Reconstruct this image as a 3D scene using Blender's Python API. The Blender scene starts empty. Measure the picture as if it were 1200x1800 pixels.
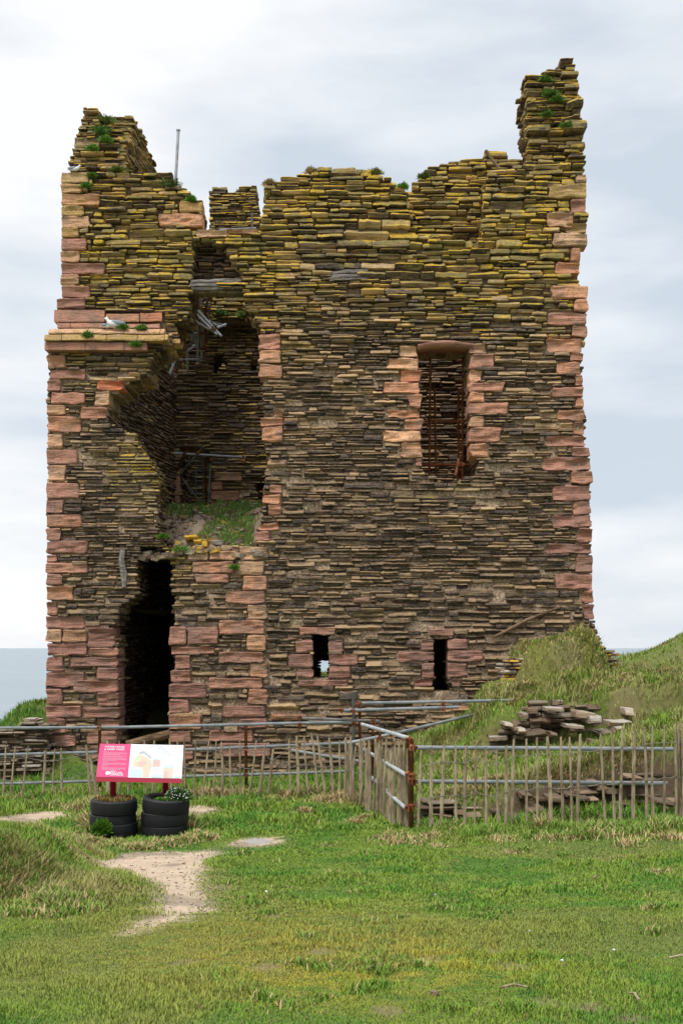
import bpy, math, random
import numpy as np
from mathutils import Vector, Matrix

SC = bpy.context.scene
COL = SC.collection
R = math.radians
CAMZ = 2.4
FPX = 2000.0            # focal length in pixels of the 1200x1800 photograph
HOR = 1138.0            # horizon row

# ------------------------------------------------------------------ camera, sky, sun, exposure
cam = bpy.data.cameras.new('camera'); cam_o = bpy.data.objects.new('camera', cam); COL.objects.link(cam_o)
cam_o.location = (0, 0, CAMZ); cam_o.rotation_euler = (R(90), 0, 0)
cam.sensor_fit = 'AUTO'; cam.sensor_width = 36; cam.lens = 36 * FPX / 1800
cam.shift_y = (HOR - 900) / 1800
cam.clip_start = 0.1; cam.clip_end = 60000
SC.camera = cam_o
SC.render.resolution_x = 682; SC.render.resolution_y = 1024
SUN_EL, SUN_AZ = 56.0, 212.0       # azimuth clockwise from +Y (north): behind the camera, a little to the left

w = bpy.data.worlds.new('World'); SC.world = w; w.use_nodes = True
nt = w.node_tree; nt.nodes.clear()
def wn(t, **k):
    n = nt.nodes.new(t)
    for a, b in k.items(): setattr(n, a, b)
    return n
sky = wn('ShaderNodeTexSky', sky_type='NISHITA', sun_disc=False, sun_elevation=R(SUN_EL), sun_rotation=R(SUN_AZ))
sky.air_density = 1.2; sky.dust_density = 1.5
tc = wn('ShaderNodeTexCoord'); L = nt.links.new
def wm(op, x, y, clamp=False):
    n = wn('ShaderNodeMath', operation=op, use_clamp=clamp)
    for i, v in enumerate((x, y)):
        if isinstance(v, bpy.types.NodeSocket): L(v, n.inputs[i])
        else: n.inputs[i].default_value = v
    return n.outputs[0]
sep = wn('ShaderNodeSeparateXYZ'); L(tc.outputs['Generated'], sep.inputs[0]); dzs = sep.outputs[2]; dxs = sep.outputs[0]
mp = wn('ShaderNodeMapping'); mp.inputs['Scale'].default_value = (1.5, 1.5, 5.5); mp.inputs['Location'].default_value = (0.35, 0.1, 0.42)
nz = wn('ShaderNodeTexNoise'); nz.inputs['Scale'].default_value = 2.3; nz.inputs['Detail'].default_value = 7; nz.inputs['Roughness'].default_value = 0.5
L(tc.outputs['Generated'], mp.inputs['Vector']); L(mp.outputs[0], nz.inputs['Vector'])
zr = wn('ShaderNodeValToRGB'); zr.color_ramp.interpolation = 'EASE'; e = zr.color_ramp.elements   # overcast bands by height above the horizon
while len(e) < 7: e.new(0.5)
for i, (p_, v_) in enumerate(((0.0, .30), (.045, .62), (.085, .70), (.15, .42), (.26, .40), (.38, .55), (.5, .75))): e[i].position = p_; e[i].color = (v_, v_, v_, 1)
L(dzs, zr.inputs[0])
cl = wm('ADD', wm('ADD', zr.outputs[0], wm('MULTIPLY', wm('SUBTRACT', nz.outputs['Fac'], 0.5), 3.0)), wm('MULTIPLY', dxs, -0.75), True)
rp = wn('ShaderNodeMixRGB'); L(cl, rp.inputs[0]); rp.inputs[1].default_value = (4.95, 5.55, 6.25, 1); rp.inputs[2].default_value = (7.9, 7.95, 8.05, 1)
zen = wn('ShaderNodeMapRange', interpolation_type='SMOOTHSTEP'); L(dzs, zen.inputs[0]); zen.inputs[1].default_value = .5; zen.inputs[2].default_value = .95; zen.inputs[3].default_value = 1.0; zen.inputs[4].default_value = 2.5
zm = wn('ShaderNodeVectorMath', operation='SCALE'); L(rp.outputs[0], zm.inputs[0]); L(zen.outputs[0], zm.inputs['Scale'])
mixs = wn('ShaderNodeMixRGB'); mixs.inputs[0].default_value = 0.94
bg = wn('ShaderNodeBackground'); bg.inputs['Strength'].default_value = 0.1
wo = wn('ShaderNodeOutputWorld')
L(sky.outputs[0], mixs.inputs[1]); L(zm.outputs[0], mixs.inputs[2]); L(mixs.outputs[0], bg.inputs['Color']); L(bg.outputs[0], wo.inputs[0])

sun = bpy.data.lights.new('sun', 'SUN'); sun.energy = 1.5; sun.angle = R(12); sun.color = (1.0, 0.97, 0.91)
sun_o = bpy.data.objects.new('sun', sun); COL.objects.link(sun_o)
az = R(SUN_AZ); el = R(SUN_EL)
sd = Vector((math.sin(az) * math.cos(el), math.cos(az) * math.cos(el), math.sin(el)))
sun_o.rotation_euler = sd.to_track_quat('Z', 'Y').to_euler(); sun_o.location = (-8, -8, 20)
SC.view_settings.view_transform = 'Standard'; SC.view_settings.look = 'None'
SC.view_settings.exposure = 0.40; SC.view_settings.gamma = 1; SC.view_settings.use_curve_mapping = False
SC.render.engine = 'CYCLES'
SC.cycles.max_bounces = 6; SC.cycles.diffuse_bounces = 3; SC.cycles.glossy_bounces = 2; SC.cycles.transmission_bounces = 2

# ------------------------------------------------------------------ helpers
def P(px, py, Y):
    """world point at distance Y seen at photograph pixel px,py"""
    return ((px - 600) / FPX * Y, Y, CAMZ + (HOR - py) / FPX * Y)

def hash2(ix, iy, seed):
    h = (ix.astype(np.int64) * 374761393 + iy.astype(np.int64) * 668265263 + seed * 982451653) & 0xffffffff
    h = ((h ^ (h >> 13)) * 1274126177) & 0xffffffff
    h = (h ^ (h >> 16)) & 0xffffffff
    return h / 4294967295.0
def vnoise(x, y, seed=0):
    x = np.asarray(x, float); y = np.asarray(y, float)
    ix = np.floor(x); iy = np.floor(y); fx = x - ix; fy = y - iy
    fx = fx * fx * (3 - 2 * fx); fy = fy * fy * (3 - 2 * fy)
    a = hash2(ix, iy, seed); b = hash2(ix + 1, iy, seed); c = hash2(ix, iy + 1, seed); d = hash2(ix + 1, iy + 1, seed)
    return (a * (1 - fx) + b * fx) * (1 - fy) + (c * (1 - fx) + d * fx) * fy
def fbm(x, y, seed=0, octv=4, g=0.5):
    s = 0; a = 1; t = 0
    for o in range(octv):
        s = s + a * vnoise(x * 2 ** o, y * 2 ** o, seed + o * 17); t += a; a *= g
    return s / t
def sm(x, a, b):
    t = np.clip((x - a) / (b - a), 0, 1)
    return t * t * (3 - 2 * t)
def h1(ix, iy, seed):
    h = (ix * 374761393 + iy * 668265263 + seed * 982451653) & 0xffffffff
    h = ((h ^ (h >> 13)) * 1274126177) & 0xffffffff
    return ((h ^ (h >> 16)) & 0xffffffff) / 4294967295.0
def n1(x, y, seed=0):
    ix = math.floor(x); iy = math.floor(y); fx_ = x - ix; fy_ = y - iy
    fx_ = fx_ * fx_ * (3 - 2 * fx_); fy_ = fy_ * fy_ * (3 - 2 * fy_)
    return (h1(ix, iy, seed) * (1 - fx_) + h1(ix + 1, iy, seed) * fx_) * (1 - fy_) + (h1(ix, iy + 1, seed) * (1 - fx_) + h1(ix + 1, iy + 1, seed) * fx_) * fy_

def tag(o, label=None, cat=None, group=None, kind=None):
    if label: o['label'] = label
    if cat: o['category'] = cat
    if group: o['group'] = group
    if kind: o['kind'] = kind
    return o
def empty(name, loc, label=None, cat=None, group=None):
    o = bpy.data.objects.new(name, None); COL.objects.link(o); o.location = loc; o.empty_display_size = 0.2
    return tag(o, label, cat, group)
def root_loc(o):
    while o.parent: o = o.parent
    return o.location

class MB:
    def __init__(s): s.v = []; s.f = []; s.c = []; s.n = 0; s.mi = []; s.cm = 0
    def add(s, vs, fs, col=(0.5, 0.5, 0.5, 1)):
        b = s.n
        s.v.extend(vs); s.n += len(vs)
        s.f.extend([tuple(b + i for i in f) for f in fs]); s.mi.extend([s.cm] * len(fs))
        s.c.extend([col] * len(vs))
    def box(s, c, d, rot=None, col=(0.5, 0.5, 0.5, 1), jit=0, rnd=None):
        vs = []
        for z in (-1, 1):
            for x, y in ((-1, -1), (1, -1), (1, 1), (-1, 1)):
                p = Vector((x * d[0] / 2, y * d[1] / 2, z * d[2] / 2))
                if jit: p += Vector([rnd.uniform(-jit, jit) for _ in range(3)])
                if rot is not None: p = rot @ p
                vs.append((p.x + c[0], p.y + c[1], p.z + c[2]))
        s.add(vs, [(0, 3, 2, 1), (4, 5, 6, 7), (0, 1, 5, 4), (1, 2, 6, 5), (2, 3, 7, 6), (3, 0, 4, 7)], col)
    def tube(s, pts, r, seg=10, col=(0.5, 0.5, 0.5, 1), cap=True):
        pts = [Vector(p) for p in pts]; rr = r if isinstance(r, (list, tuple)) else [r] * len(pts)
        vs = []; fs = []
        t0 = (pts[1] - pts[0]).normalized()
        up = Vector((0, 0, 1)) if abs(t0.z) < 0.9 else Vector((1, 0, 0))
        for i, p in enumerate(pts):
            t = (pts[min(i + 1, len(pts) - 1)] - pts[max(i - 1, 0)]).normalized()
            a = t.cross(up).normalized(); b = t.cross(a).normalized()
            for k in range(seg):
                th = 2 * math.pi * k / seg
                q = p + (a * math.cos(th) + b * math.sin(th)) * rr[i]
                vs.append(tuple(q))
        for i in range(len(pts) - 1):
            for k in range(seg):
                k2 = (k + 1) % seg
                fs.append((i * seg + k, i * seg + k2, (i + 1) * seg + k2, (i + 1) * seg + k))
        if cap:
            fs.append(tuple(range(seg))); fs.append(tuple((len(pts) - 1) * seg + k for k in range(seg)))
        s.add(vs, fs, col)
    def lathe(s, prof, c, seg=32, col=(0.5, 0.5, 0.5, 1), closed=False, tilt=None, sx=1):
        vs = []; fs = []; n = len(prof)
        for k in range(seg):
            th = 2 * math.pi * k / seg
            for r_, z in prof:
                p = Vector((r_ * math.cos(th) * sx, r_ * math.sin(th), z))
                if tilt is not None: p = tilt @ p
                vs.append((p.x + c[0], p.y + c[1], p.z + c[2]))
        m = n if closed else n - 1
        for k in range(seg):
            k2 = (k + 1) % seg
            for i in range(m):
                j = (i + 1) % n
                fs.append((k * n + i, k2 * n + i, k2 * n + j, k * n + j))
        s.add(vs, fs, col)
    def ellipsoid(s, c, r, seg=10, rings=7, rot=None, col=(0.5, 0.5, 0.5, 1)):
        vs = []; fs = []
        for i in range(rings + 1):
            ph = math.pi * i / rings
            for k in range(seg):
                th = 2 * math.pi * k / seg
                p = Vector((r[0] * math.sin(ph) * math.cos(th), r[1] * math.sin(ph) * math.sin(th), r[2] * math.cos(ph)))
                if rot is not None: p = rot @ p
                vs.append((p.x + c[0], p.y + c[1], p.z + c[2]))
        for i in range(rings):
            for k in range(seg):
                k2 = (k + 1) % seg
                fs.append((i * seg + k, (i + 1) * seg + k, (i + 1) * seg + k2, i * seg + k2))
        s.add(vs, fs, col)
    def build(s, name, mat, parent=None, smooth=False):
        me = bpy.data.meshes.new(name)
        v = np.array(s.v, dtype=np.float64).reshape(-1, 3)
        if parent is not None: v = v - np.array(root_loc(parent))
        me.from_pydata(v.tolist(), [], s.f)
        at = me.color_attributes.new('tone', 'FLOAT_COLOR', 'POINT')
        at.data.foreach_set('color', np.array(s.c, dtype=np.float32).ravel())
        for m in (mat if isinstance(mat, (list, tuple)) else [mat]): me.materials.append(m)
        if any(s.mi): me.polygons.foreach_set('material_index', s.mi)
        if smooth: me.polygons.foreach_set('use_smooth', [True] * len(me.polygons))
        me.update()
        o = bpy.data.objects.new(name, me); COL.objects.link(o)
        if parent is not None: o.parent = parent
        return o

# ------------------------------------------------------------------ materials
class NT:
    def __init__(s, name):
        s.m = bpy.data.materials.new(name); s.m.use_nodes = True; s.t = s.m.node_tree
        s.b = s.t.nodes['Principled BSDF']; s.b.inputs['Specular IOR Level'].default_value = 0.25
        s.out = s.t.nodes['Material Output']
    def n(s, t, **k):
        x = s.t.nodes.new(t)
        for a, b in k.items(): setattr(x, a, b)
        return x
    def l(s, a, b): s.t.links.new(a, b)
    def val(s, v):
        return v
    def setin(s, sock, v):
        if isinstance(v, bpy.types.NodeSocket): s.l(v, sock)
        else: sock.default_value = v
    def math(s, op, a, b=None, clamp=False):
        x = s.n('ShaderNodeMath', operation=op, use_clamp=clamp); s.setin(x.inputs[0], a)
        if b is not None: s.setin(x.inputs[1], b)
        return x.outputs[0]
    def mix(s, f, a, b, mode='MIX'):
        x = s.n('ShaderNodeMixRGB', blend_type=mode); s.setin(x.inputs[0], f)
        for i, c in ((1, a), (2, b)):
            if isinstance(c, bpy.types.NodeSocket): s.l(c, x.inputs[i])
            else: x.inputs[i].default_value = (*c, 1) if len(c) == 3 else c
        return x.outputs[0]
    def pos(s, sc=(1, 1, 1)):
        g = s.n('ShaderNodeNewGeometry')
        m = s.n('ShaderNodeMapping'); m.inputs['Scale'].default_value = sc
        s.l(g.outputs['Position'], m.inputs['Vector']); return m.outputs[0]
    def noise(s, scale, detail=4, rough=0.55, sc=(1, 1, 1), vec=None):
        x = s.n('ShaderNodeTexNoise'); x.inputs['Scale'].default_value = scale; x.inputs['Detail'].default_value = detail
        x.inputs['Roughness'].default_value = rough
        s.l(vec or s.pos(sc), x.inputs['Vector']); return x.outputs['Fac']
    def ramp(s, f, stops):
        x = s.n('ShaderNodeValToRGB'); e = x.color_ramp.elements
        while len(e) < len(stops): e.new(0.5)
        for i, (p, c) in enumerate(stops):
            e[i].position = p; e[i].color = (*c, 1) if len(c) == 3 else c
        s.setin(x.inputs[0], f); return x.outputs[0]
    def step(s, f, a, b):
        x = s.n('ShaderNodeMapRange', interpolation_type='SMOOTHSTEP'); s.setin(x.inputs[0], f)
        x.inputs[1].default_value = a; x.inputs[2].default_value = b; return x.outputs[0]
    def attr(s, name='tone'):
        x = s.n('ShaderNodeAttribute', attribute_name=name)
        sp = s.n('ShaderNodeSeparateColor'); s.l(x.outputs['Color'], sp.inputs[0])
        return x.outputs['Color'], sp.outputs[0], sp.outputs[1], sp.outputs[2]
    def bump(s, h, strength=0.5, dist=0.02):
        x = s.n('ShaderNodeBump'); x.inputs['Strength'].default_value = strength; x.inputs['Distance'].default_value = dist
        s.l(h, x.inputs['Height']); s.l(x.outputs[0], s.b.inputs['Normal'])
    def fin(s, col, rough=0.85):
        s.setin(s.b.inputs['Base Color'], col if isinstance(col, bpy.types.NodeSocket) else (*col, 1))
        s.setin(s.b.inputs['Roughness'], rough); return s.m

def simple(name, col, rough=0.7, var=0.25, scale=20, metal=0, spec=None, bump=0.0):
    m = NT(name); f = m.noise(scale, 5, 0.6)
    c = m.mix(f, [x * (1 - var) for x in col], [min(1, x * (1 + var)) for x in col])
    m.b.inputs['Metallic'].default_value = metal
    if spec is not None: m.b.inputs['Specular IOR Level'].default_value = spec
    if bump: m.bump(f, bump, 0.01)
    return m.fin(c, rough)

def mat_flag():
    m = NT('flagstone')
    col, hue, bri, lich = m.attr()
    st = m.noise(3.0, 6, 0.65, (1, 1, 9))
    fine = m.noise(14, 5, 0.65, (1, 1, 3.5))
    f = m.math('ADD', m.math('MULTIPLY', hue, 0.75), m.math('MULTIPLY', m.math('SUBTRACT', st, 0.5), 1.5))
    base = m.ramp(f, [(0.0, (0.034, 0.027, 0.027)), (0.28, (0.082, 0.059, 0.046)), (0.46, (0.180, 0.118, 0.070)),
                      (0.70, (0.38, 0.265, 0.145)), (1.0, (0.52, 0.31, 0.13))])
    base = m.mix(1.0, base, m.mix(m.math('MULTIPLY', bri, 1.0), (0, 0, 0), (2, 2, 2)), 'MULTIPLY')
    base = m.mix(m.math('MULTIPLY', m.step(fine, 0.46, 0.60), 0.6), base, m.mix(0.5, base, (0.36, 0.26, 0.16)))
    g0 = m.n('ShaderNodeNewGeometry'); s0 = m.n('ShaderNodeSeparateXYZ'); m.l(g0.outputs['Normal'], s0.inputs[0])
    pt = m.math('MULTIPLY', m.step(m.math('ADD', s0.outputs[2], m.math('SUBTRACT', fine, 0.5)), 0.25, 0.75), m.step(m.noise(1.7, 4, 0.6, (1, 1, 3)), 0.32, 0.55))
    base = m.mix(m.math('MULTIPLY', pt, 0.5), base, (0.52, 0.35, 0.18))  # tan patina on upward faces, doubling as painted top-lit highlights for contrast
    # lichen: more where the tone says so, in patches, more on faces turned to the sky
    g = m.n('ShaderNodeNewGeometry'); sx = m.n('ShaderNodeSeparateXYZ'); m.l(g.outputs['Normal'], sx.inputs[0])
    pat = m.noise(2.6, 6, 0.62, (1, 1, 2))
    lf = m.math('ADD', m.math('ADD', m.math('MULTIPLY', lich, 0.95), m.math('MULTIPLY', m.math('SUBTRACT', pat, 0.5), 2.2)),
                m.math('MULTIPLY', sx.outputs[2], 0.42))
    lf = m.math('MULTIPLY', m.step(lf, 0.40, 0.78), m.step(lich, 0.03, 0.25))
    fm = m.noise(30, 3, 0.7, (1, 1, 1.6))
    lf = m.math('MULTIPLY', lf, m.step(fm, 0.30, 0.52))
    yel = m.noise(1.9, 5, 0.6, (1.3, 1.3, 4))
    yl = m.step(m.math('ADD', m.math('ADD', yel, m.math('MULTIPLY', sx.outputs[2], 0.12)), m.math('MULTIPLY', lich, 0.12)), 0.60, 0.74)
    lc = m.mix(yl, m.mix(fine, (0.175, 0.138, 0.04), (0.36, 0.285, 0.10)), (0.60, 0.39, 0.03))
    c = m.mix(m.math('MULTIPLY', lf, 0.9), base, lc)
    h = m.math('ADD', m.math('MULTIPLY', st, 1.0), m.math('MULTIPLY', fine, 0.5))
    m.bump(h, 0.9, 0.03)
    return m.fin(c, 0.78)
def mat_mortar():
    m = NT('lime mortar'); n = m.noise(26, 5, 0.7); n2 = m.noise(1.4, 4)
    c = m.mix(m.step(n, 0.4, 0.6), (0.20, 0.135, 0.085), (0.56, 0.42, 0.29))
    g = m.n('ShaderNodeNewGeometry'); sx = m.n('ShaderNodeSeparateXYZ'); m.l(g.outputs['Position'], sx.inputs[0])
    up = m.step(m.math('ADD', sx.outputs[2], m.math('MULTIPLY', n2, 4)), 8.5, 12)
    c = m.mix(m.math('MULTIPLY', up, 0.75), c, m.mix(n, (0.05, 0.036, 0.02), (0.17, 0.12, 0.06)))
    m.bump(n, 0.8, 0.04); return m.fin(c, 0.95)
def mat_sand():
    m = NT('red sandstone'); col, hue, bri, lich = m.attr()
    st = m.noise(5, 6, 0.6, (1, 1, 7)); n = m.noise(9, 6, 0.65); big = m.noise(2.2, 3)
    base = m.ramp(hue, [(0, (0.285, 0.135, 0.110)), (0.35, (0.43, 0.205, 0.145)), (0.6, (0.56, 0.265, 0.140)), (0.8, (0.56, 0.37, 0.215)), (1, (0.64, 0.185, 0.075))])
    base = m.mix(1.0, base, m.mix(bri, (0, 0, 0), (2, 2, 2)), 'MULTIPLY')
    c = m.mix(m.math('MULTIPLY', m.step(st, 0.40, 0.64), 0.6), base, m.mix(0.5, base, (0.56, 0.34, 0.23)))
    c = m.mix(m.math('MULTIPLY', m.step(n, 0.52, 0.68), 0.65), c, m.mix(0.6, c, (0.08, 0.06, 0.055)))
    c = m.mix(m.math('MULTIPLY', m.step(big, 0.48, 0.62), 0.45), c, (0.21, 0.15, 0.12)); pit = m.step(m.noise(38, 3, 0.6), 0.62, 0.7); c = m.mix(m.math('MULTIPLY', pit, 0.5), c, (0.10, 0.06, 0.05))
    lf = m.step(m.math('ADD', lich, m.math('SUBTRACT', m.noise(5.5, 6, 0.7), 0.5)), 0.38, 0.6)
    lf = m.math('MULTIPLY', lf, m.step(m.noise(34, 3, 0.6), 0.35, 0.55))
    c = m.mix(m.math('MULTIPLY', lf, 0.85), c, m.mix(n, (0.26, 0.19, 0.07), (0.52, 0.33, 0.05)))
    m.bump(m.math('SUBTRACT', m.math('ADD', st, m.math('MULTIPLY', n, 0.9)), m.math('MULTIPLY', pit, 0.4)), 1.0, 0.04)
    return m.fin(c, 0.85)
def mat_ground():
    m = NT('turf and earth'); a = m.n('ShaderNodeAttribute', attribute_name='tone')
    n = m.noise(18, 6, 0.7); n2 = m.noise(120, 3, 0.6); n3 = m.noise(4, 4, 0.6)
    c = m.mix(m.math('MULTIPLY', m.step(n, 0.3, 0.7), 0.55), a.outputs['Color'], m.mix(1, a.outputs['Color'], (0.55, 0.55, 0.55), 'MULTIPLY'))
    c = m.mix(m.math('MULTIPLY', m.step(n2, 0.5, 0.7), 0.4), c, m.mix(1, c, (1.5, 1.45, 1.4), 'MULTIPLY'))
    m.bump(m.math('ADD', m.math('MULTIPLY', n, 1.0), m.math('MULTIPLY', n2, 0.35)), 0.6, 0.04)
    return m.fin(c, 0.95)
def mat_blade():
    m = NT('grass blades'); a = m.n('ShaderNodeAttribute', attribute_name='tone')
    m.b.inputs['Specular IOR Level'].default_value = 0.15
    return m.fin(a.outputs['Color'], 0.75)
def mat_rock():
    m = NT('weathered rock'); col, hue, bri, lich = m.attr()
    st = m.noise(4, 6, 0.65, (1, 1, 6)); n = m.noise(12, 6, 0.65)
    base = m.ramp(m.math('ADD', m.math('MULTIPLY', hue, 0.6), m.math('MULTIPLY', st, 0.55)),
                  [(0.15, (0.06, 0.044, 0.032)), (0.45, (0.16, 0.11, 0.07)), (0.7, (0.27, 0.205, 0.14)), (1.0, (0.43, 0.38, 0.31))])
    base = m.mix(1.0, base, m.mix(bri, (0, 0, 0), (2, 2, 2)), 'MULTIPLY')
    lf = m.step(m.math('ADD', lich, m.math('SUBTRACT', m.noise(4.5, 6, 0.7), 0.5)), 0.42, 0.6)
    c = m.mix(m.math('MULTIPLY', lf, 0.9), base, m.mix(n, (0.42, 0.26, 0.03), (0.62, 0.36, 0.03)))
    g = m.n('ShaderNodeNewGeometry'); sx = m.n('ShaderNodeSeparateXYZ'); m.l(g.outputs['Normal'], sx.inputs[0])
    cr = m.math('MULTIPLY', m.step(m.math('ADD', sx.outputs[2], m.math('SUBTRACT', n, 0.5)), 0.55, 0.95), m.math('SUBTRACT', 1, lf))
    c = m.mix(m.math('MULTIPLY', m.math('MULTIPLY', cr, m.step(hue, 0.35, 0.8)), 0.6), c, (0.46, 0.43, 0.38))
    m.bump(m.math('ADD', st, n), 0.8, 0.03); return m.fin(c, 0.85)
def mat_wood(name, c0, c1):
    m = NT(name); n = m.noise(6, 6, 0.65, (9, 9, 1)); n2 = m.noise(3, 3)
    f = m.math('ADD', m.math('MULTIPLY', m.math('SUBTRACT', n, 0.5), 1.4), n2)
    c = m.mix(m.step(f, 0.2, 0.8), c0, c1); m.bump(n, 0.5, 0.01); return m.fin(c, 0.85)
def mat_woodh(name, c0, c1):
    m = NT(name); n = m.noise(6, 6, 0.65, (1, 1, 9)); n2 = m.noise(3, 3)
    f = m.math('ADD', m.math('MULTIPLY', m.math('SUBTRACT', n, 0.5), 1.8), n2)
    c = m.mix(m.step(f, 0.2, 0.8), c0, c1); m.bump(n, 0.9, 0.03); return m.fin(c, 0.85)
def mat_galv():
    m = NT('galvanised tube'); n = m.noise(5, 5, 0.65); n2 = m.noise(40, 4, 0.6)
    c = m.mix(m.step(n, 0.35, 0.65), (0.29, 0.31, 0.32), (0.44, 0.455, 0.46))
    c = m.mix(m.math('MULTIPLY', m.step(m.noise(3.1, 5, 0.7), 0.62, 0.72), 0.7), c, (0.28, 0.14, 0.06))
    c = m.mix(m.math('MULTIPLY', n2, 0.2), c, (0.2, 0.2, 0.2))
    m.b.inputs['Metallic'].default_value = 0.1; return m.fin(c, 0.5)
def mat_rust():
    m = NT('rusty steel'); n = m.noise(7, 6, 0.7); n2 = m.noise(45, 4, 0.6)
    c = m.ramp(n, [(0.3, (0.075, 0.028, 0.015)), (0.5, (0.23, 0.075, 0.028)), (0.62, (0.38, 0.15, 0.06)), (0.78, (0.30, 0.24, 0.17))])
    m.bump(n2, 0.5, 0.006); return m.fin(m.mix(m.math('MULTIPLY', n2, 0.4), c, (0.06, 0.025, 0.015)), 0.85)
def mat_sea():
    m = NT('sea water'); m.b.inputs['IOR'].default_value = 1.33; m.b.inputs['Specular IOR Level'].default_value = 0.5
    n = m.noise(0.35, 7, 0.62, (0.45, 1, 1)); n2 = m.noise(0.02, 4, 0.5, (0.2, 1, 1))
    c = m.mix(n2, (0.19, 0.235, 0.265), (0.25, 0.30, 0.325))
    m.bump(n, 1.0, 1.2); return m.fin(c, 0.35)
M = dict(flag=mat_flag(), mortar=mat_mortar(), sand=mat_sand(), ground=mat_ground(), blade=mat_blade(), rock=mat_rock(),
         galv=mat_galv(), rust=mat_rust(), sea=mat_sea(),
         pale=mat_wood('weathered chestnut', (0.15, 0.11, 0.065), (0.43, 0.345, 0.225)),
         timber=mat_woodh('grey weathered timber', (0.10, 0.085, 0.075), (0.34, 0.30, 0.27)),
         brown=mat_woodh('brown timber', (0.09, 0.055, 0.03), (0.26, 0.17, 0.10)),
         wire=simple('fence wire', (0.22, 0.19, 0.16), 0.6),
         tyre=simple('black rubber', (0.011, 0.011, 0.0125), 0.6, 0.5, 25, spec=0.35, bump=0.2),
         soil=simple('dark soil', (0.06, 0.042, 0.028), 0.95, 0.5, 30, bump=0.8),
         crimson=simple('crimson enamel', (0.33, 0.012, 0.035), 0.4, 0.08, 3),
         pink=simple('pink print', (0.53, 0.045, 0.155), 0.45, 0.03, 3),
         white=simple('white print', (0.66, 0.68, 0.71), 0.45, 0.02, 3),
         darkcloth=simple('dark netting', (0.02, 0.02, 0.03), 0.9),
         bluecloth=simple('blue netting', (0.03, 0.10, 0.17), 0.9),
         gullw=simple('white plumage', (0.75, 0.75, 0.74), 0.8, 0.03, 30), gullg=simple('grey plumage', (0.25, 0.26, 0.29), 0.8, 0.1, 30),
         beak=simple('yellow beak', (0.55, 0.38, 0.05), 0.5), leg=simple('pink legs', (0.5, 0.3, 0.25), 0.6),
         slab=simple('pale concrete', (0.30, 0.28, 0.26), 0.9, 0.25, 14, bump=0.3))
def pm(name, c): return simple(name, c, 0.5, 0.15, 60)
# ------------------------------------------------------------------ terrain
def tps_fit(pts):
    p = np.array(pts, float); n = len(p)
    d = np.hypot(p[:, None, 0] - p[None, :, 0], p[:, None, 1] - p[None, :, 1])
    K = np.where(d > 0, d * d * np.log(d + 1e-9), 0) + np.eye(n) * 0.3
    Pm = np.c_[np.ones(n), p[:, :2]]
    A = np.block([[K, Pm], [Pm.T, np.zeros((3, 3))]])
    s = np.linalg.solve(A, np.r_[p[:, 2], 0, 0, 0]); return p[:, :2].copy(), s
def tps_eval(f, x, y):
    c, s = f; r = s[-3] + s[-2] * x + s[-1] * y
    for i in range(len(c)):
        d2 = (x - c[i, 0]) ** 2 + (y - c[i, 1]) ** 2
        r = r + s[i] * 0.5 * d2 * np.log(d2 + 1e-12)
    return r
FRONT = tps_fit([(-3, 2.5, 1.0), (0, 2.5, 1.0), (3, 2.5, 1.02), (-1.5, 4.8, .8), (1.5, 4.8, .8), (-5, 4.8, .8), (5, 4.8, .85), (0, 7, .6), (3, 7, .62),
    (-4, 7.2, .55), (0, 10, .35), (4, 10, .44), (-4, 10, .42), (-1.5, 12, .2), (0, 14, .12), (-3, 14.4, -.02), (1, 13.5, .22), (4, 13.3, .34),
    (7, 13.3, .42), (-7, 14, .05), (-7, 18.8, -.15), (-3, 18.5, -.05), (-1, 18, .0), (.2, 17.5, .08), (-7, 22, -.2), (-3, 22, -.12), (-.5, 21.8, -.1), (1.2, 21.5, .25),
    (2, 15, .1), (4, 15, .2), (7, 15, .3), (1.3, 18, .25), (4, 18, .3)])
BACK = tps_fit([(1.2, 15.2, .35), (1.4, 18, .5), (1.5, 21.8, .5), (2.5, 15.4, .62), (2.5, 17.7, .72), (3.3, 17.7, .80), (4.4, 15.6, 1.05), (4.4, 17.8, 1.15), (7, 15.6, 1.3), (7, 18, 1.35),
    (2.6, 20.3, 1.25), (2.3, 21.8, .95), (3, 18.9, 1.2), (4.4, 18.9, 1.35), (6, 19, 1.32), (5.5, 22, 1.25), (8, 22, 1.45), (6, 26, 1.2), (5.2, 24, 1.2), (8, 27, 1.5), (10, 22, 1.7),
    (4, 30, 1.5), (0, 30, 1.5), (-3, 30, 1.2), (7, 31, 1.5), (14, 28, 2.2), (0, 36, 1.5), (6, 38, 1.6), (14, 38, 1.7)])
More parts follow.
